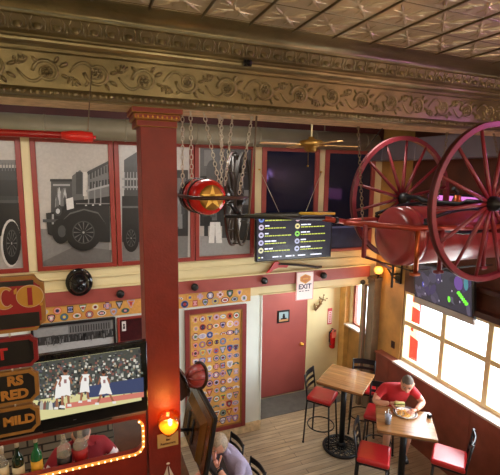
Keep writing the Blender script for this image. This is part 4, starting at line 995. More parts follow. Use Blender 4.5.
def player(x, y, s, lean=0, run=0):
    tvp(SK, [(x-3*s, y+12*s), (x-1*s, y+12*s), (x-1.5*s-run, y+24*s), (x-3.4*s-run, y+24*s)]); tvp(SK, [(x+1*s, y+12*s), (x+3*s, y+12*s), (x+3.6*s+run, y+23*s), (x+1.8*s+run, y+23*s)])
    tvp(SH, [(x-4.2*s-run, y+23*s), (x-1.2*s-run, y+23*s), (x-1.2*s-run, y+25*s), (x-4.8*s-run, y+25*s)]); tvp(SH, [(x+1.6*s+run, y+22*s), (x+4.6*s+run, y+22*s), (x+4.8*s+run, y+24*s), (x+1.6*s+run, y+24*s)])
    tvp(WJ, [(x-3.4*s+lean, y), (x+3.4*s+lean, y), (x+3.6*s, y+9*s), (x+4.2*s+run*.4, y+16*s), (x+.6*s, y+15*s), (x-.4*s, y+15.5*s), (x-4*s-run*.4, y+16*s), (x-3.4*s, y+9*s)])
    tvp(SK, [(x-3.4*s+lean, y+.5*s), (x-5.6*s+lean, y+7*s), (x-4.4*s+lean, y+7.4*s), (x-2.4*s+lean, y+2*s)]); tvp(SK, [(x+3.4*s+lean, y+.5*s), (x+5.8*s+lean, y+6*s), (x+4.6*s+lean, y+6.8*s), (x+2.4*s+lean, y+2*s)])
    tvp(SK, ell(x+lean*1.2, y-2.4*s, 1.6*s, 2.2*s, 10)); tvp(DK, ell(x+lean*1.2, y-3.4*s, 1.7*s, 1.3*s, 10)); tvp(TV('num', (150, 110, 110)), [(x-1*s+lean*.7, y+3*s), (x+1*s+lean*.7, y+3*s), (x+1*s+lean*.7, y+6*s), (x-1*s+lean*.7, y+6*s)])
player(60, 371, 1.15, 1, 0); player(65.5, 367, 1.25); player(84, 366, 1.1, 1, 1); player(104, 368, 1.1, -1.5, 5)
b.build('screen', None, root)

# ------------------------------------------------------------------ hanging trade signs
def sign_board(name, label, x1, z0, z1, face_m, border, Y=2.4, notch=.045, x0=-1.15, lower=None, thick=.03):
    root = empty(name, (x1, Y, z0)); tag(root, label, 'sign', 'painted wooden signs stacked at the left')
    def out(e, nt): return [(x0+e, z0+e), (x1-nt-e*.4, z0+e), (x1-nt*.75-e, z0+nt*.45+e*.3), (x1-nt*.45-e*.3, z0+nt*.75+e), (x1-e, z0+nt+e*.4), (x1-e, z1-nt-e*.4), (x1-nt*.45-e*.3, z1-nt*.75-e), (x1-nt*.75-e, z1-nt*.45-e*.3), (x1-nt-e*.4, z1-e), (x0+e, z1-e)]
    b = MB(); b.poly([(x, Y, z) for x, z in out(0, notch)], border, (0, thick, 0)); part(b, 'border', root)
    b = MB(); b.poly([(x, Y-.003, z) for x, z in out(.020, notch)], face_m, (0, .006, 0))
    if lower: b.box((x0+.03, Y-.0045, z0+.024), (x1-.030, Y-.0035, lower), mat('sign_black', (.008, .007, .007), .35))
    part(b, 'board', root)
    return root
SGR = mat('sign_deep_red', srgb(140, 18, 22), .4); SGB = mat('sign_black', (.008, .007, .007), .35); SGBR = mat('sign_border_red', srgb(120, 14, 20), .45)
LT = mat('letter_gold', srgb(176, 120, 50), .45, metal=.1); LTR = mat('letter_red', srgb(170, 30, 30), .45); OUTL = mat('letter_outline', srgb(190, 160, 130), .5)
Y = 2.4
s1 = sign_board('painted_sign', 'large red and black sign with gold CO. letters, topmost of the hanging signs', -.222, 3.352, 3.655, SGR, GOLDD, lower=3.455)
b = MB()
b.box((-1.12, Y-.0045, 3.605), (-.27, Y-.0035, 3.632), SGB)
def flat(m, pts, dy): b.poly([(x, Y-dy, z) for x, z in pts], m, (0, .002, 0))
cz, rz = 3.545, .058
flat(OUTL, [(-.290+.066*math.cos(2*PI*k/32), cz+(rz+.004)*math.sin(2*PI*k/32)) for k in range(32)], .006)
flat(GOLD, [(-.290+.062*math.cos(2*PI*k/32), cz+rz*math.sin(2*PI*k/32)) for k in range(32)], .008)
flat(SGR, [(-.302, cz-.048), (-.279, cz-.048), (-.279, cz+.048), (-.302, cz+.048)], .0095)
def cshape(g, dy, m):
    n = 20; o_ = [(-.410+(.052+g)*math.cos(a), cz+(rz+g)*math.sin(a)) for a in [math.radians(48+ (312-48)*k/n) for k in range(n+1)]]
    i_ = [(-.399+(.028-g)*math.cos(a), cz+(.048-g)*math.sin(a)) for a in [math.radians(52+(308-52)*k/n) for k in range(n+1)]][::-1]
    for k in range(n):
        flat(m, [o_[k], o_[k+1], i_[n-k-1], i_[n-k]], dy)
cshape(.004, .006, OUTL); cshape(0, .008, GOLD)
flat(GOLD, [(-.364, cz+.018), (-.350, cz+.018), (-.350, cz+.052), (-.357, cz+.045), (-.364, cz+.038)], .0085)
flat(GOLD, [(-.240+.009*math.cos(2*PI*k/12), cz-.048+.009*math.sin(2*PI*k/12)) for k in range(12)], .008)
part(b, 'lettering', s1)
s2 = sign_board('painted_sign', 'black sign with red border and red letter T, second of the hanging signs', -.272, 3.152, 3.325, SGB, SGBR, notch=.03)
b = MB(); b.text('T', .085, front((-.44, Y-.004, 3.238)), LTR, .001, .003); part(b, 'lettering', s2)
s3 = sign_board('painted_sign', 'black sign with gold letters RS and RED, third of the hanging signs', -.278, 2.945, 3.135, SGB, GOLDD, notch=.034)
b = MB(); b.text('RS', .072, front((-.352, Y-.004, 3.080)), LT, .001, .0035, 'RIGHT'); b.text('RED', .072, front((-.330, Y-.004, 3.002)), LT, .001, .0035, 'RIGHT'); part(b, 'lettering', s3)
s4 = sign_board('painted_sign', 'black sign with gold letters MILD, lowest of the hanging signs', -.285, 2.765, 2.93, SGB, GOLDD, notch=.034)
b = MB(); b.text('MILD', .068, front((-.385, Y-.004, 2.85)), LT, .001, .0035); part(b, 'lettering', s4)
for z, rt in ((3.338, s2), (3.143, s3), (2.937, s4)):
    for x in (-.40, -.75):
        b = MB(); b.tube([(x, 2.412, z-.012), (x, 2.406, z), (x, 2.412, z+.012)], .005, CHAINM, 6); part(b, 'hanging_link', rt)
b = MB(); b.box((-1.12, 2.43, 2.48), (-1.02, 2.53, 4.62), DARKWOOD, .004); b.box((-1.12, 2.43, 2.46), (-1.02, 2.92, 2.50), DARKWOOD, .004); b.box((-1.12, 2.43, 4.58), (-1.02, 2.85, 4.64), DARKWOOD, .004); struct(b.build('trim_17'))

# ------------------------------------------------------------------ fittings on the red column
root = empty('candle_lamp', (.497, 2.79, 2.34)); tag(root, 'glowing amber glass candle lamp on the front of the red column', 'lamp')
b = MB(); b.lathe([(.012, 2.325), (.045, 2.335), (.071, 2.365), (.082, 2.41), (.078, 2.47), (.074, 2.47), (.078, 2.41), (.065, 2.367), (.042, 2.34), (.0, 2.334)], AMBERG, 28, mtx=Matrix.Translation((.497, 2.765, 0))); part(b, 'glass_bowl', root)
b = MB(); b.lathe([(0, 2.34), (.042, 2.345), (.062, 2.37), (.068, 2.395), (0, 2.40)], mat('candle_wax', srgb(255, 190, 70), .5, emit=(1, .5, .09), estr=2.2), 22, mtx=Matrix.Translation((.497, 2.765, 0))); part(b, 'candle', root)
b = MB(); b.sphere((.505, 2.75, 2.418), (.016, .016, .026), emat('flame_glow', (1, .72, .32), 40), 10, 8); part(b, 'flame', root)
b = MB(); b.box((.487, 2.765, 2.315), (.507, 2.856, 2.33), BRASS, .002); b.lathe([(0, 2.30), (.02, 2.31), (.024, 2.328), (0, 2.33)], BRASS, 14, mtx=Matrix.Translation((.497, 2.765, 0))); part(b, 'bracket', root)
root = empty('wall_plaque', (.505, 2.85, 2.17)); tag(root, 'small tan plaque with three lines of writing under the candle lamp', 'sign')
b = MB(); b.box((.425, 2.845, 2.165), (.582, 2.855, 2.275), mat('plaque_tan', srgb(196, 160, 96), .5), .002); part(b, 'panel', root)
b = MB(); INK = mat('plaque_ink', srgb(70, 24, 16), .5)
b.text('The', .022, front((.503, 2.8445, 2.252)), INK, .0006); b.text('Bar', .024, front((.505, 2.8445, 2.224)), INK, .0006, .0006); b.text('Restaurant', .026, front((.503, 2.8445, 2.194)), INK, .0006, .0006); part(b, 'lettering', root)
b = MB(); WP = mat('pennant_white', srgb(226, 216, 206), .6)
b.poly([(.455, 2.85, 1.88), (.495, 2.84, 2.01), (.505, 2.82, 1.88)], WP, (0, .005, 0)); b.poly([(.515, 2.82, 1.88), (.505, 2.84, 2.01), (.555, 2.85, 1.88)], WP, (0, .005, 0)); b.sphere((.5, 2.845, 2.025), (.014, .008, .008), WP)
tag(b.build('white_pennant'), 'small white peaked paper pennant at the bottom of the red column', 'pennant')

# television seen from its back, right of the column
ta = math.radians(9.5)
root = empty('television', (.842, 3.085, 2.40), rot=(0, ta, 0)); tag(root, 'thin black television seen from its glossy back, right of the red column', 'television')
BACKM = mat('glossy_brown_plastic', srgb(92, 66, 28), .2, var=.4, vscale=5)
b = MB(); b.box((-.014, -.365, -.52), (.016, .365, 0), BLACKP, .005); b.build('casing', None, root)
b = MB(); b.box((-.020, -.345, -.50), (-.014, .345, -.022), BACKM, .003); 
lo = [(-.02, -.25, -.47), (-.02, .25, -.47), (-.02, .25, -.10), (-.02, -.25, -.10)]; hi = [(-.055, -.2, -.45), (-.055, .2, -.45), (-.055, .2, -.16), (-.055, -.2, -.16)]
A = [b.bm.verts.new(p) for p in lo]; B = [b.bm.verts.new(p) for p in hi]
for k in range(4): b.bm.faces.new((A[k], A[(k+1) % 4], B[(k+1) % 4], B[k])).material_index = b.mi(BACKM)
b.bm.faces.new(B).material_index = b.mi(BACKM); b.build('back_cover', None, root)
b = MB(); b.box((.016, -.34, -.49), (.018, .34, -.025), BLACKG); b.build('screen', None, root)
b = MB(); b.box((-.062, -.08, -.40), (-.055, -.03, -.2), BLACKM, .002); b.box((-.062, .05, -.40), (-.055, .10, -.2), BLACKM, .002); b.tube([(-.06, -.02, -.3), (-.2, -.05, -.28)], .014, BLACKM, 8); b.build('mount_arm', None, root)
# red ribbed helmet on top of it
root = empty('fire_helmet', (.80, 3.2, 2.42)); tag(root, 'red ribbed helmet with a dark brim, perched on the television right of the column', 'helmet')
HM = mat('helmet_red', srgb(132, 46, 40), .38, var=.3, vscale=14); HRIB = mat('helmet_rib', srgb(112, 36, 32), .4); HD = mat('helmet_brim', srgb(44, 26, 16), .35); mh = align((.835, 3.2, 2.505), (-.85, -.42, .22)) @ Matrix.Diagonal((.9, 1.0, 1, 1))
b = MB(); b.lathe([(.098, 0), (.096, .045), (.082, .09), (.05, .12), (0, .13)], HM, 26, mtx=mh); part(b, 'shell', root)
b = MB(); b.lathe([(.096, -.006), (.118, -.014), (.12, -.006), (.098, .006), (.096, -.006)], HD, 28, mtx=mh); part(b, 'brim', root)
b = MB()
for k in range(8):
    a = 2*PI*k/8; b.tube([(r_*math.cos(a), r_*math.sin(a), z_) for r_, z_ in ((.098, .005), (.097, .045), (.083, .092), (.05, .123), (.01, .134))], .005, HRIB, 6, mtx=mh)
part(b, 'rib', root)
b = MB(); b.tube([(.79, 3.18, 2.42), (.80, 3.2, 2.398)], .012, HD, 6); part(b, 'chin_strap', root)
# dark curved brim piece close to the column
b = MB(); b.poly([(.610, 2.98, 2.70), (.66, 3.0, 2.62), (.70, 3.02, 2.5), (.70, 3.03, 2.44), (.64, 3.0, 2.42), (.605, 2.98, 2.46)], mat('holster_leather', srgb(52, 30, 14), .3, var=.2), (.02, .05, .0)); b.tube([(.612, 2.97, 2.70), (.665, 2.99, 2.62), (.708, 3.01, 2.5), (.708, 3.02, 2.44)], .008, mat('brim_rim', srgb(24, 14, 8), .3), 6)
tag(b.build('leather_panel'), 'dark curved leather piece fixed to the side of the red column', 'panel')

# bar counter behind it (mostly hidden)
b = MB(); b.box((.25, 3.35, 0), (.80, 5.2, 1.03), DARKWOOD, .006); ct = b.build('bar_counter'); tag(ct, 'dark wooden bar counter in front of the person in lavender', 'counter')
b = MB(); b.box((.20, 3.30, 1.03), (.90, 5.25, 1.07), mat('counter_top', srgb(80, 46, 28), .2, var=.2), .008); o = b.build('worktop', None, ct)

# ------------------------------------------------------------------ television over the window
tr = math.radians(8)
root = empty('television', (4.60, 4.19, 2.66), rot=(0, -tr, -PI/2*0+0)); tag(root, 'flat television with dark purple and green picture above the big window', 'television')
W2, H2 = 1.05, .60
b = MB(); b.box((-.02, -W2/2, -H2/2), (.03, W2/2, H2/2), BLACKP, .006); b.build('casing', None, root)
b = MB(); b.box((-.028, -W2/2, -H2/2-.07), (.02, W2/2, -H2/2+.03), mat('silver_bezel', srgb(176, 168, 164), .3, metal=.5), .006); b.build('speaker_bar', None, root)
b = MB(); b.box((-.024, -W2/2+.03, -H2/2+.04), (-.019, W2/2-.03, H2/2-.03), emat('tv2_base', srgb(52, 46, 60), 1.0)); k = 0
r = random.Random(31)
def blob(u, v, ru, rv, m, sk=0):
    global k; k += 1
    y0, z0 = W2/2-.03-u*(W2-.06), -H2/2+.04+v*(H2-.07)
    b.poly([(-.0245-.0002*k, min(max(y0-ru*math.cos(2*PI*i/14)-sk*rv*math.sin(2*PI*i/14), -W2/2+.03), W2/2-.03), min(max(z0+rv*math.sin(2*PI*i/14), -H2/2+.04), H2/2-.03)) for i in range(14)], m)
for i in range(22):
    c = [(84, 74, 96), (70, 62, 84), (40, 36, 48), (92, 84, 104), (64, 50, 90)][i % 5]; blob(r.uniform(.05, .95), r.uniform(.1, .95), r.uniform(.03, .08), r.uniform(.03, .12), emat('tv2_%d' % (i % 5), srgb(*c), 1.0), r.uniform(-.6, .6))
blob(.80, .78, .07, .10, emat('tv2_violet', srgb(110, 70, 150), 1)); blob(.92, .82, .035, .09, emat('tv2_cyan', srgb(70, 140, 150), 1))
blob(.17, .45, .02, .04, emat('tv2_blue', srgb(70, 70, 170), 1.2)); blob(.64, .27, .024, .045, emat('tv2_green', srgb(110, 230, 50), 1.4))
for i in range(6): blob(.80+.025*i, .53-.045*i, .026, .026, emat('tv2_green', (0, 0, 0)), .5)
for i in range(8): blob(r.random(), r.random(), .008, .016, emat('tv2_white', srgb(200, 190, 210), 1))
b.build('screen', None, root)
b = MB(); b.box((.03, -.12, -.12), (.15, .12, .12), BLACKM, .004); b.build('mount_bracket', None, root)

# amber globe lamp on the pillar
LX, LY, LZ = 4.63, 5.58, 2.60
root = empty('globe_lamp', (LX, LY, 2.48)); tag(root, 'glowing amber globe lamp on top of the grey brown pillar', 'lamp')
b = MB(); b.lathe([(.03, -.065), (.06, -.05), (.078, 0), (.07, .04), (.045, .062), (0, .07)], mat('globe_glow', srgb(255, 210, 120), .3, emit=(1, .42, .07), estr=1.3), 24, mtx=Matrix.Translation((LX, LY, LZ))); part(b, 'globe', root)
b = MB(); b.tube([(LX+.1, LY+.1, 2.44), (LX, LY+.06, 2.44), (LX, LY, 2.47), (LX, LY, 2.54)], .014, BLACKM, 8); b.lathe([(0, -.085), (.04, -.08), (.05, -.06), (.03, -.055)], BLACKM, 16, mtx=Matrix.Translation((LX, LY, LZ))); part(b, 'bracket', root)
b = MB(); b.tube([(4.74, 5.2, 2.62), (4.58, 5.2, 2.62), (4.50, 5.2, 2.72)], .016, BLACKM, 7); b.box((4.71, 5.14, 2.46), (4.75, 5.26, 2.82), BLACKM, .004); b.tube([(4.72, 5.2, 2.50), (4.56, 5.2, 2.62)], .012, BLACKM, 7); b.tube([(4.60, 5.2, 2.40), (4.60, 5.2, 2.82)], .02, BLACKM, 8)
tag(b.build('iron_bracket'), 'black iron wall bracket between the amber lamp and the television over the window', 'bracket')
b = MB(); b.box((4.70, 3.5, 3.70), (4.75, 4.70, 3.97), BLACKP, .006); r0 = b.build('light_box'); tag(r0, 'purple glowing light box high on the wall behind the big red wheels', 'light box')
b = MB(); b.box((4.692, 3.53, 3.73), (4.70, 4.67, 3.94), emat('purple_glow', (.55, .16, .5), 1.6)); part(b, 'glowing_face', r0)

# ------------------------------------------------------------------ outside the window
b = MB(); b.box((4.95, -6, -.4), (40, 24, -.15), mat('pavement', (.55, .54, .52), .8, var=.1, vscale=1)); struct(b.build('street'))
b = MB(); b.box((5.2, 5.16, -.15), (5.24, 5.60, 2.6), mat('banner_red', srgb(150, 26, 22), .6), .01); b.poly([(5.199, 5.16, 1.42), (5.199, 5.36, 1.46), (5.199, 5.33, 1.54), (5.199, 5.26, 1.53), (5.199, 5.27, 1.66), (5.199, 5.16, 1.6)], WHITE, (-.005, 0, 0)); b.poly([(5.199, 5.16, 1.95), (5.199, 5.38, 1.99), (5.199, 5.42, 2.1), (5.199, 5.3, 2.05), (5.199, 5.2, 2.12)], WHITE, (-.005, 0, 0))
tag(b.build('street_banner'), 'red board standing outside behind the first window pane', 'board')
b = MB(); b.poly([(9.0, 4.0, 1.15), (9.0, 6.6, 1.15), (10.2, 6.6, 1.75), (10.2, 4.0, 1.75)], mat('awning_blue', srgb(120, 160, 214), .7), (0, 0, .03)); b.box((8.98, 4.0, .85), (9.0, 6.6, 1.17), mat('awning_blue', (0, 0, 0))); b.box((10.2, 3.5, -.15), (10.4, 7.0, 3.2), WHITE)
tag(b.build('street_awning'), 'pale blue awning across the street seen through the big window', 'awning')
# ------------------------------------------------------------------ people
def skin_mesh(verts, edges, root=0, sub=2):
    me = bpy.data.meshes.new('s'); me.from_pydata([v[0] for v in verts], edges, [])
    o = bpy.data.objects.new('s', me); COL.objects.link(o)
    md = o.modifiers.new('skin', 'SKIN'); md.use_smooth_shade = True
    for i, v in enumerate(verts):
        sv = me.skin_vertices[0].data[i]; r = v[1]; sv.radius = r if isinstance(r, tuple) else (r, r); sv.use_root = (i == root)
    ms = o.modifiers.new('sub', 'SUBSURF'); ms.levels = sub; ms.render_levels = sub
    dg = bpy.context.evaluated_depsgraph_get(); dg.update()
    r = bpy.data.meshes.new_from_object(o.evaluated_get(dg))
    bpy.data.objects.remove(o); bpy.data.meshes.remove(me)
    return r
SKIN = mat('skin', srgb(206, 150, 124), .5, var=.05); EYEW = mat('eye_white', srgb(226, 220, 214), .3); EYED = mat('eye_dark', srgb(40, 30, 26), .3); LIP = mat('lips', srgb(160, 90, 80), .5)
def head(b, mtx, hairm, skin=SKIN, hair='short'):
    u, v = 26, 20; q = bmesh.ops.create_uvsphere(b.bm, u_segments=u, v_segments=v, radius=1.0); vs = q['verts']
    fs = {f for w in vs for f in w.link_faces}
    for w in vs:
        x, y, z = w.co
        jaw = 1.0-.26*max(0, -z)**1.3*(1 if y > -.3 else .4)
        nx, ny, nz = x*.076*jaw, y*.094*(1-.12*max(0, -z)), z*.116
        if y > 0:
            ny += .017*math.exp(-((x/.16)**2+((z+.16)/.2)**2)) + .010*math.exp(-((x/.3)**2+((z+.72)/.16)**2)) + .006*math.exp(-((z-.22)/.1)**2)*max(0, y)
            for s in (-1, 1): ny -= .010*math.exp(-(((x-s*.4)/.17)**2+((z-.05)/.11)**2))
        w.co = V((nx, ny, nz))
    for f in fs:
        c = f.calc_center_median(); f.smooth = True
        hr = (c.z > .052 + .25*max(0, c.y-.02)) or (c.y < -.012 and c.z > -.03) or (c.y < -.05 and c.z > -.065)
        if hair == 'long': hr = hr or (c.y < .02 and c.z > -.09)
        f.material_index = b.mi(hairm if hr else skin)
    hv = {w for f in fs if f.material_index == b.mi(hairm) for w in f.verts}
    for w in hv: w.co *= 1.06 if hair == 'short' else 1.16
    allv = list(vs)
    for s in (-1, 1):
        allv += b.sphere((s*.076, -.008, -.008), (.010, .022, .032), skin, 10, 8)
        allv += b.sphere((s*.03, .079, .008), (.013, .009, .009), EYEW, 8, 6); allv += b.sphere((s*.03, .086, .007), (.006, .004, .006), EYED, 8, 6)
        allv += b.tube([(s*.012, .092, .026), (s*.03, .094, .031), (s*.05, .080, .026)], .004, hairm, 5)
    allv += b.tube([(0, .090, .004), (0, .106, -.022), (0, .108, -.030), (0, .096, -.036)], [.007, .011, .013, .008], skin, 8)
    allv += b.tube([(-.024, .086, -.062), (0, .095, -.060), (.024, .086, -.062)], .006, LIP, 6)
    bmesh.ops.transform(b.bm, matrix=mtx, verts=allv)
def hand(b, wrist, d, palm_n, side, m=SKIN, curl=.6, s=1.0):
    """palm and five fingers from the wrist towards d; palm_n faces what is held; side +1 puts the thumb along d x palm_n"""
    d = V(d).normalized(); n = V(palm_n).normalized(); n = (n-d*n.dot(d)).normalized(); t = d.cross(n)*side; W = V(wrist)
    verts = [(W, .022*s), (W+d*.05*s, (.030*s, .018*s)), (W+d*.085*s, (.030*s, .016*s))]; me = skin_mesh(verts, [(0, 1), (1, 2)], 0, 1); b.addmesh(me, None, m, True)
    for k, (off, ln) in enumerate(((.030, .068), (.010, .078), (-.010, .072), (-.029, .056))):
        p = W+d*.075*s+t*off*s; a1, a2, a3 = curl*.5, curl*1.2, curl*1.8
        q = [p, p+d*.02*s]; 
        for a, f in ((a1, .42), (a2, .32), (a3, .26)): q.append(q[-1]+(d*math.cos(a)+n*math.sin(a))*ln*f*s)
        me = skin_mesh([(x, r_*s) for x, r_ in zip(q, (.009, .0095, .009, .008, .0065))], [(i, i+1) for i in range(4)], 0, 1); b.addmesh(me, None, m, True)
    p = W+d*.022*s+t*.022*s; q = [p, p+(t*.7+d*.5+n*.2)*.03*s, p+(t*.7+d*.75+n*.5)*.055*s, p+(t*.55+d*1.0+n*.8)*.075*s]
    me = skin_mesh([(x, r_*s) for x, r_ in zip(q, (.012, .0115, .010, .008))], [(0, 1), (1, 2), (2, 3)], 0, 1); b.addmesh(me, None, m, True)
def person(name, label, J, headm, hairm, shirt, pants, shin, sleeve=.55, origin=(0, 0, 0), hands=None, hair='short', stripe=None, forearm=None):
    """J: joint name -> (point, radius)"""
    names = list(J); idx = {n: i for i, n in enumerate(names)}
    E = [('pelvis', 'waist'), ('waist', 'chest'), ('chest', 'neck'), ('neck', 'skull')]
    for s in 'LR': E += [('chest', 'sh'+s), ('sh'+s, 'up'+s), ('up'+s, 'el'+s), ('el'+s, 'fa'+s), ('fa'+s, 'wr'+s), ('pelvis', 'hip'+s), ('hip'+s, 'th'+s), ('th'+s, 'kn'+s), ('kn'+s, 'ca'+s), ('ca'+s, 'an'+s), ('an'+s, 'to'+s)]
    me = skin_mesh([J[n] for n in names], [(idx[a], idx[c]) for a, c in E], idx['pelvis'], 2)
    b = MB(); b.mi(shirt); b.addmesh(me, None, shirt, True)
    SHOE = mat('shoe_dark', srgb(40, 34, 32), .5)
    bones = {'torso': shirt, 'neck': SKIN, 'fore': forearm or SKIN, 'thigh': pants, 'shin': shin, 'foot': SHOE}
    segs = [('torso', 'pelvis', 'waist'), ('torso', 'waist', 'chest'), ('neck', 'neck', 'skull'), ('torso', 'chest', 'neck')]
    for s in 'LR': segs += [('torso', 'chest', 'sh'+s), ('up', 'sh'+s, 'el'+s), ('fore', 'el'+s, 'wr'+s), ('thigh', 'hip'+s, 'kn'+s), ('shin', 'kn'+s, 'an'+s), ('foot', 'an'+s, 'to'+s), ('thigh', 'pelvis', 'hip'+s)]
    for f in b.bm.faces:
        c = f.calc_center_median(); best = (9, None, 0)
        for (kind, a, d) in segs:
            p, q = V(J[a][0]), V(J[d][0]); t = max(0, min(1, (c-p).dot(q-p)/max(1e-9, (q-p).length_squared))); dd = (c-(p+(q-p)*t)).length - .5*(J[a][1] if not isinstance(J[a][1], tuple) else J[a][1][0])
            if dd < best[0]: best = (dd, kind, t)
        kind, t = best[1], best[2]
        if kind == 'up': m = shirt if t < sleeve else SKIN; 
        else: m = bones[kind]
        if kind == 'up' and stripe and .30 < t < .50: m = stripe
        if kind == 'up' and forearm: m = forearm
        f.material_index = b.mi(m); f.smooth = True
    head(b, headm, hairm, hair=hair)
    for h in (hands or []): hand(b, *h)
    o = b.build(name, None, None, origin=origin); tag(o, label, 'person')
    return o
def frame(o, f):
    f = V((f[0], f[1], 0)).normalized(); r = V((f.y, -f.x, 0)); o = V((o[0], o[1], 0))
    return lambda a, c, z: o+f*a+r*c+V((0, 0, z)), f, r
def headmat(p, f, pitch, yaw=0, s=1.0): return Matrix.Translation(p) @ Matrix.Rotation(face(f.x, f.y)+yaw, 4, 'Z') @ Matrix.Rotation(pitch, 4, 'X') @ Matrix.Scale(s, 4)

# man in the red shirt, eating
P, f, r = frame((4.02, 4.43), (-.42, -.9))
REDSH = mat('red_shirt', srgb(178, 26, 36), .8, var=.1, vscale=12, bump=.2, bscale=30); KHAKI = mat('khaki', srgb(176, 160, 132), .8, var=.08)
J = {'pelvis': (P(.06, 0, .90), .135), 'waist': (P(.13, 0, 1.06), .135), 'chest': (P(.27, 0, 1.25), .135), 'neck': (P(.395, -.03, 1.36), .062), 'skull': (P(.465, -.05, 1.42), .056)}
for s, c in (('L', -1), ('R', 1)):
    J['sh'+s] = (P(.315, .175*c, 1.325), .073)
    J['hip'+s] = (P(.08, .10*c, .87), .095); J['th'+s] = (P(.26, .125*c, .87), .08); J['kn'+s] = (P(.45, .14*c, .855), .062); J['ca'+s] = (P(.44, .14*c, .66), .056); J['an'+s] = (P(.36, .13*c, .36), .038); J['to'+s] = (P(.50, .14*c, .31), .036)
J['upL'] = (P(.33, -.255, 1.25), .058); J['elL'] = (P(.37, -.335, 1.15), .047); J['faL'] = (P(.46, -.26, 1.148), .042); J['wrL'] = (P(.545, -.185, 1.145), .028)
J['upR'] = (P(.34, .25, 1.25), .058); J['elR'] = (P(.40, .325, 1.155), .047); J['faR'] = (P(.47, .25, 1.175), .042); J['wrR'] = (P(.53, .16, 1.215), .028)
dL = P(.60, -.09, 1.14)-P(.545, -.185, 1.145); dR = P(.565, .06, 1.24)-P(.53, .16, 1.215)
GREYH = mat('grey_hair', srgb(92, 80, 70), .8, var=.2, vscale=60)
person('person', 'man in a red t-shirt and khaki shorts leaning over his plate', J, headmat(P(.51, -.06, 1.49), f, -.40, -.32, 1.02), GREYH, REDSH, KHAKI, SKIN, .62, P(0, 0, 0),
       [(J['wrL'][0], dL, (0, 0, -1), -1, SKIN, .45, 1.0), (J['wrR'][0], dR, f, 1, SKIN, .7, 1.0)])
root = empty('sandwich', P(.60, .06, 1.225)); tag(root, 'halved sandwich with pale bread held by the man in the red shirt', 'sandwich')
b = MB(); ms = Matrix.Translation(P(.585, .055, 1.235)) @ Matrix.Rotation(face(f.x, f.y), 4, 'Z') @ Matrix.Rotation(.5, 4, 'X'); BREAD = mat('bread', srgb(214, 190, 130), .7, var=.15, vscale=50)
b.box((-.065, -.03, .012), (.06, .04, .035), BREAD, .010, mtx=ms); b.box((-.065, -.03, -.028), (.06, .04, -.008), BREAD, .010, mtx=ms); part(b, 'bread', root)
b = MB(); b.box((-.06, -.028, -.008), (.056, .045, .003), mat('meat', srgb(110, 60, 40), .6), .003, mtx=ms); part(b, 'meat', root)
b = MB(); b.box((-.064, -.032, .003), (.06, .05, .012), mat('lettuce', srgb(150, 170, 80), .6, var=.3, vscale=60), .003, mtx=ms); part(b, 'lettuce', root)

# person in lavender at the counter
P, f, r = frame((1.47, 3.80), (-.99, -.16))
LAV = mat('lavender_knit', srgb(150, 140, 164), .9, var=.12, vscale=14, bump=.4, bscale=70); JEAN = mat('blue_jeans', srgb(54, 64, 90), .8, var=.1); PINKF = mat('pink_skin', srgb(206, 140, 120), .5)
J = {'pelvis': (P(-.02, 0, .90), .13), 'waist': (P(.0, 0, 1.06), .125), 'chest': (P(.09, 0, 1.21), .13), 'neck': (P(.19, .01, 1.35), .05), 'skull': (P(.23, .02, 1.41), .05)}
for s, c in (('L', -1), ('R', 1)):
    J['sh'+s] = (P(.11, .155*c, 1.28), .07)
    J['hip'+s] = (P(.02, .10*c, .87), .095); J['th'+s] = (P(.2, .12*c, .865), .078); J['kn'+s] = (P(.36, .13*c, .855), .06); J['ca'+s] = (P(.34, .13*c, .66), .054); J['an'+s] = (P(.26, .12*c, .36), .037); J['to'+s] = (P(.38, .13*c, .31), .035)
    J['up'+s] = (P(.16, .235*c, 1.21), .054); J['el'+s] = (P(.26, .26*c, 1.13), .044); J['fa'+s] = (P(.36, .20*c, 1.125), .038); J['wr'+s] = (P(.45, .13*c, 1.13), .026)
J = {k: (V((q[0].x, q[0].y, q[0].z-.08)), q[1]) for k, q in J.items()}
J['elL'] = (P(.27, -.27, 1.09), .044); J['faL'] = (P(.31, -.17, 1.15), .038); J['wrL'] = (P(.33, -.08, 1.21), .026)
J['elR'] = (P(.27, .27, 1.07), .044)
BLOND = mat('ash_blond_hair', srgb(142, 122, 98), .6, var=.3, vscale=50)
o = person('person', 'person in a lavender sweater with ash blond hair seated at the counter', J, headmat(P(.27, .03, 1.39), f, -.45, .3), BLOND, LAV, JEAN, JEAN, .95, P(0, 0, 0),
       [(J['wrL'][0], r*.5+V((0, 0, .8))+f*.2, -f, -1, PINKF, .6), (J['wrR'][0], f-r*.6, (0, 0, -1), 1, PINKF, .5)], hair='long')
b = MB(); w0 = J['wrL'][0]; w1 = (J['wrL'][0]-J['faL'][0]).normalized(); b.lathe([(.030, -.012), (.034, -.012), (.034, .012), (.030, .012), (.030, -.012)], BLACKP, 18, mtx=align(w0-w1*.03, w1)); part(b, 'wristwatch', o)

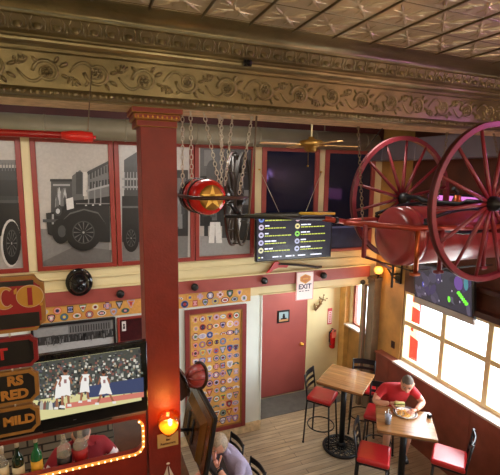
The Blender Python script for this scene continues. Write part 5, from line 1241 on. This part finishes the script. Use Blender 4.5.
# bartender behind the partition
bx = atY(80, 440, 4.0).x
P, f, r = frame((bx, 4.0), (.1, -1))
DRED = mat('dark_red_shirt', srgb(140, 16, 26), .8, var=.1, vscale=12)
KZ = 1.09
J = {'pelvis': (P(0, 0, .98), .14), 'waist': (P(.02, 0, 1.14), .14), 'chest': (P(.07, 0, 1.36), .15), 'neck': (P(.13, 0, 1.53), .06), 'skull': (P(.16, 0, 1.59), .056)}
for s, c in (('L', -1), ('R', 1)):
    J['sh'+s] = (P(.08, .20*c, 1.45), .082); J['up'+s] = (P(.10, .285*c, 1.36), .066); J['el'+s] = (P(.16, .32*c, 1.19), .05); J['fa'+s] = (P(.27, .27*c, 1.10), .044); J['wr'+s] = (P(.37, .20*c, 1.06), .03)
    J['hip'+s] = (P(0, .10*c, .93), .10); J['th'+s] = (P(.01, .11*c, .72), .085); J['kn'+s] = (P(.02, .115*c, .50), .06); J['ca'+s] = (P(.0, .12*c, .32), .055); J['an'+s] = (P(-.01, .12*c, .07), .04); J['to'+s] = (P(.14, .13*c, .035), .035)
J = {k: (V((q[0].x, q[0].y, q[0].z*KZ)), q[1]) for k, q in J.items()}
STR = mat('stripe_white', srgb(222, 200, 196), .8)
person('person', 'person in a dark red t-shirt with white sleeve stripes behind the bar bottles', J, headmat(P(.20, 0, 1.66*KZ), f, -.5), GREYH, DRED, mat('dark_trousers', srgb(36, 34, 40), .8), mat('dark_trousers', (0, 0, 0)), .75, P(0, 0, 0),
       [(J['wrL'][0], f+r*.4, (0, 0, -1), -1, SKIN, .5), (J['wrR'][0], f-r*.4, (0, 0, -1), 1, SKIN, .5)], stripe=STR)

# ------------------------------------------------------------------ light
def light(name, kind, loc, energy, col, size=.2, rot=None, spot=None):
    l = bpy.data.lights.new(name, kind); l.energy = energy; l.color = col
    if kind == 'AREA': l.size = size
    else: l.shadow_soft_size = size
    if spot: l.spot_size = spot; l.spot_blend = .6
    o = bpy.data.objects.new(name, l); COL.objects.link(o); o.location = loc
    if rot: o.rotation_euler = rot
    return o
WARM = (1, .88, .72); NEUT = (1, .95, .88)
light('gallery_lamp', 'POINT', (-1.2, -1.2, 4.1), 75, WARM, .12)
light('gallery_lamp', 'POINT', (1.4, -1.2, 4.1), 75, WARM, .12)
light('gallery_lamp', 'POINT', (3.7, .2, 4.1), 110, (1, .6, .45), .12)
light('neon_lamp', 'POINT', (4.5, 1.5, 4.2), 8, (.62, .35, 1.0), .12)
for x, e in ((-1.2, 28), (.9, 28), (2.7, 13)): light('hall_fill', 'AREA', (x, 3.45, 4.78), e, NEUT, .4, (math.radians(25), 0, 0))  # added fill lights tucked unseen behind the beam, no fittings there
light('candle_light', 'POINT', (.50, 2.70, 2.50), 2.6, (1, .42, .06), .03)
light('sconce_light', 'POINT', (LX-.08, LY-.12, LZ+.06), 5, (1, .45, .1), .05)
light('purple_lamp', 'SPOT', (4.45, 1.9, 4.95), 60, (.75, .3, 1.0), .06, (math.radians(-20), math.radians(58), 0), 2.2)
light('recess_lamp', 'POINT', (3.6, 6.2, 2.2), 10, NEUT, .08)
W = bpy.data.worlds.new('daylight'); SC.world = W; W.use_nodes = True
bg = W.node_tree.nodes['Background']; bg.inputs['Color'].default_value = (.84, .94, 1.0, 1); bg.inputs['Strength'].default_value = 24.0
def portal(y0, y1, z0, z1):
    l = bpy.data.lights.new('window_portal', 'AREA'); l.shape = 'RECTANGLE'; l.size = z1-z0; l.size_y = y1-y0; l.cycles.is_portal = True
    o = bpy.data.objects.new('window_portal', l); COL.objects.link(o); o.location = (XR+.15, (y0+y1)/2, (z0+z1)/2); o.rotation_euler = (0, math.radians(90), 0)
portal(.62, 5.08, 1.18, 2.37); portal(5.92, 6.42, 1.33, 2.24)
SC.view_settings.view_transform = 'Standard'; SC.view_settings.look = 'None'; SC.view_settings.gamma = 1.0
SC.view_settings.use_curve_mapping = False; SC.view_settings.exposure = 0.0
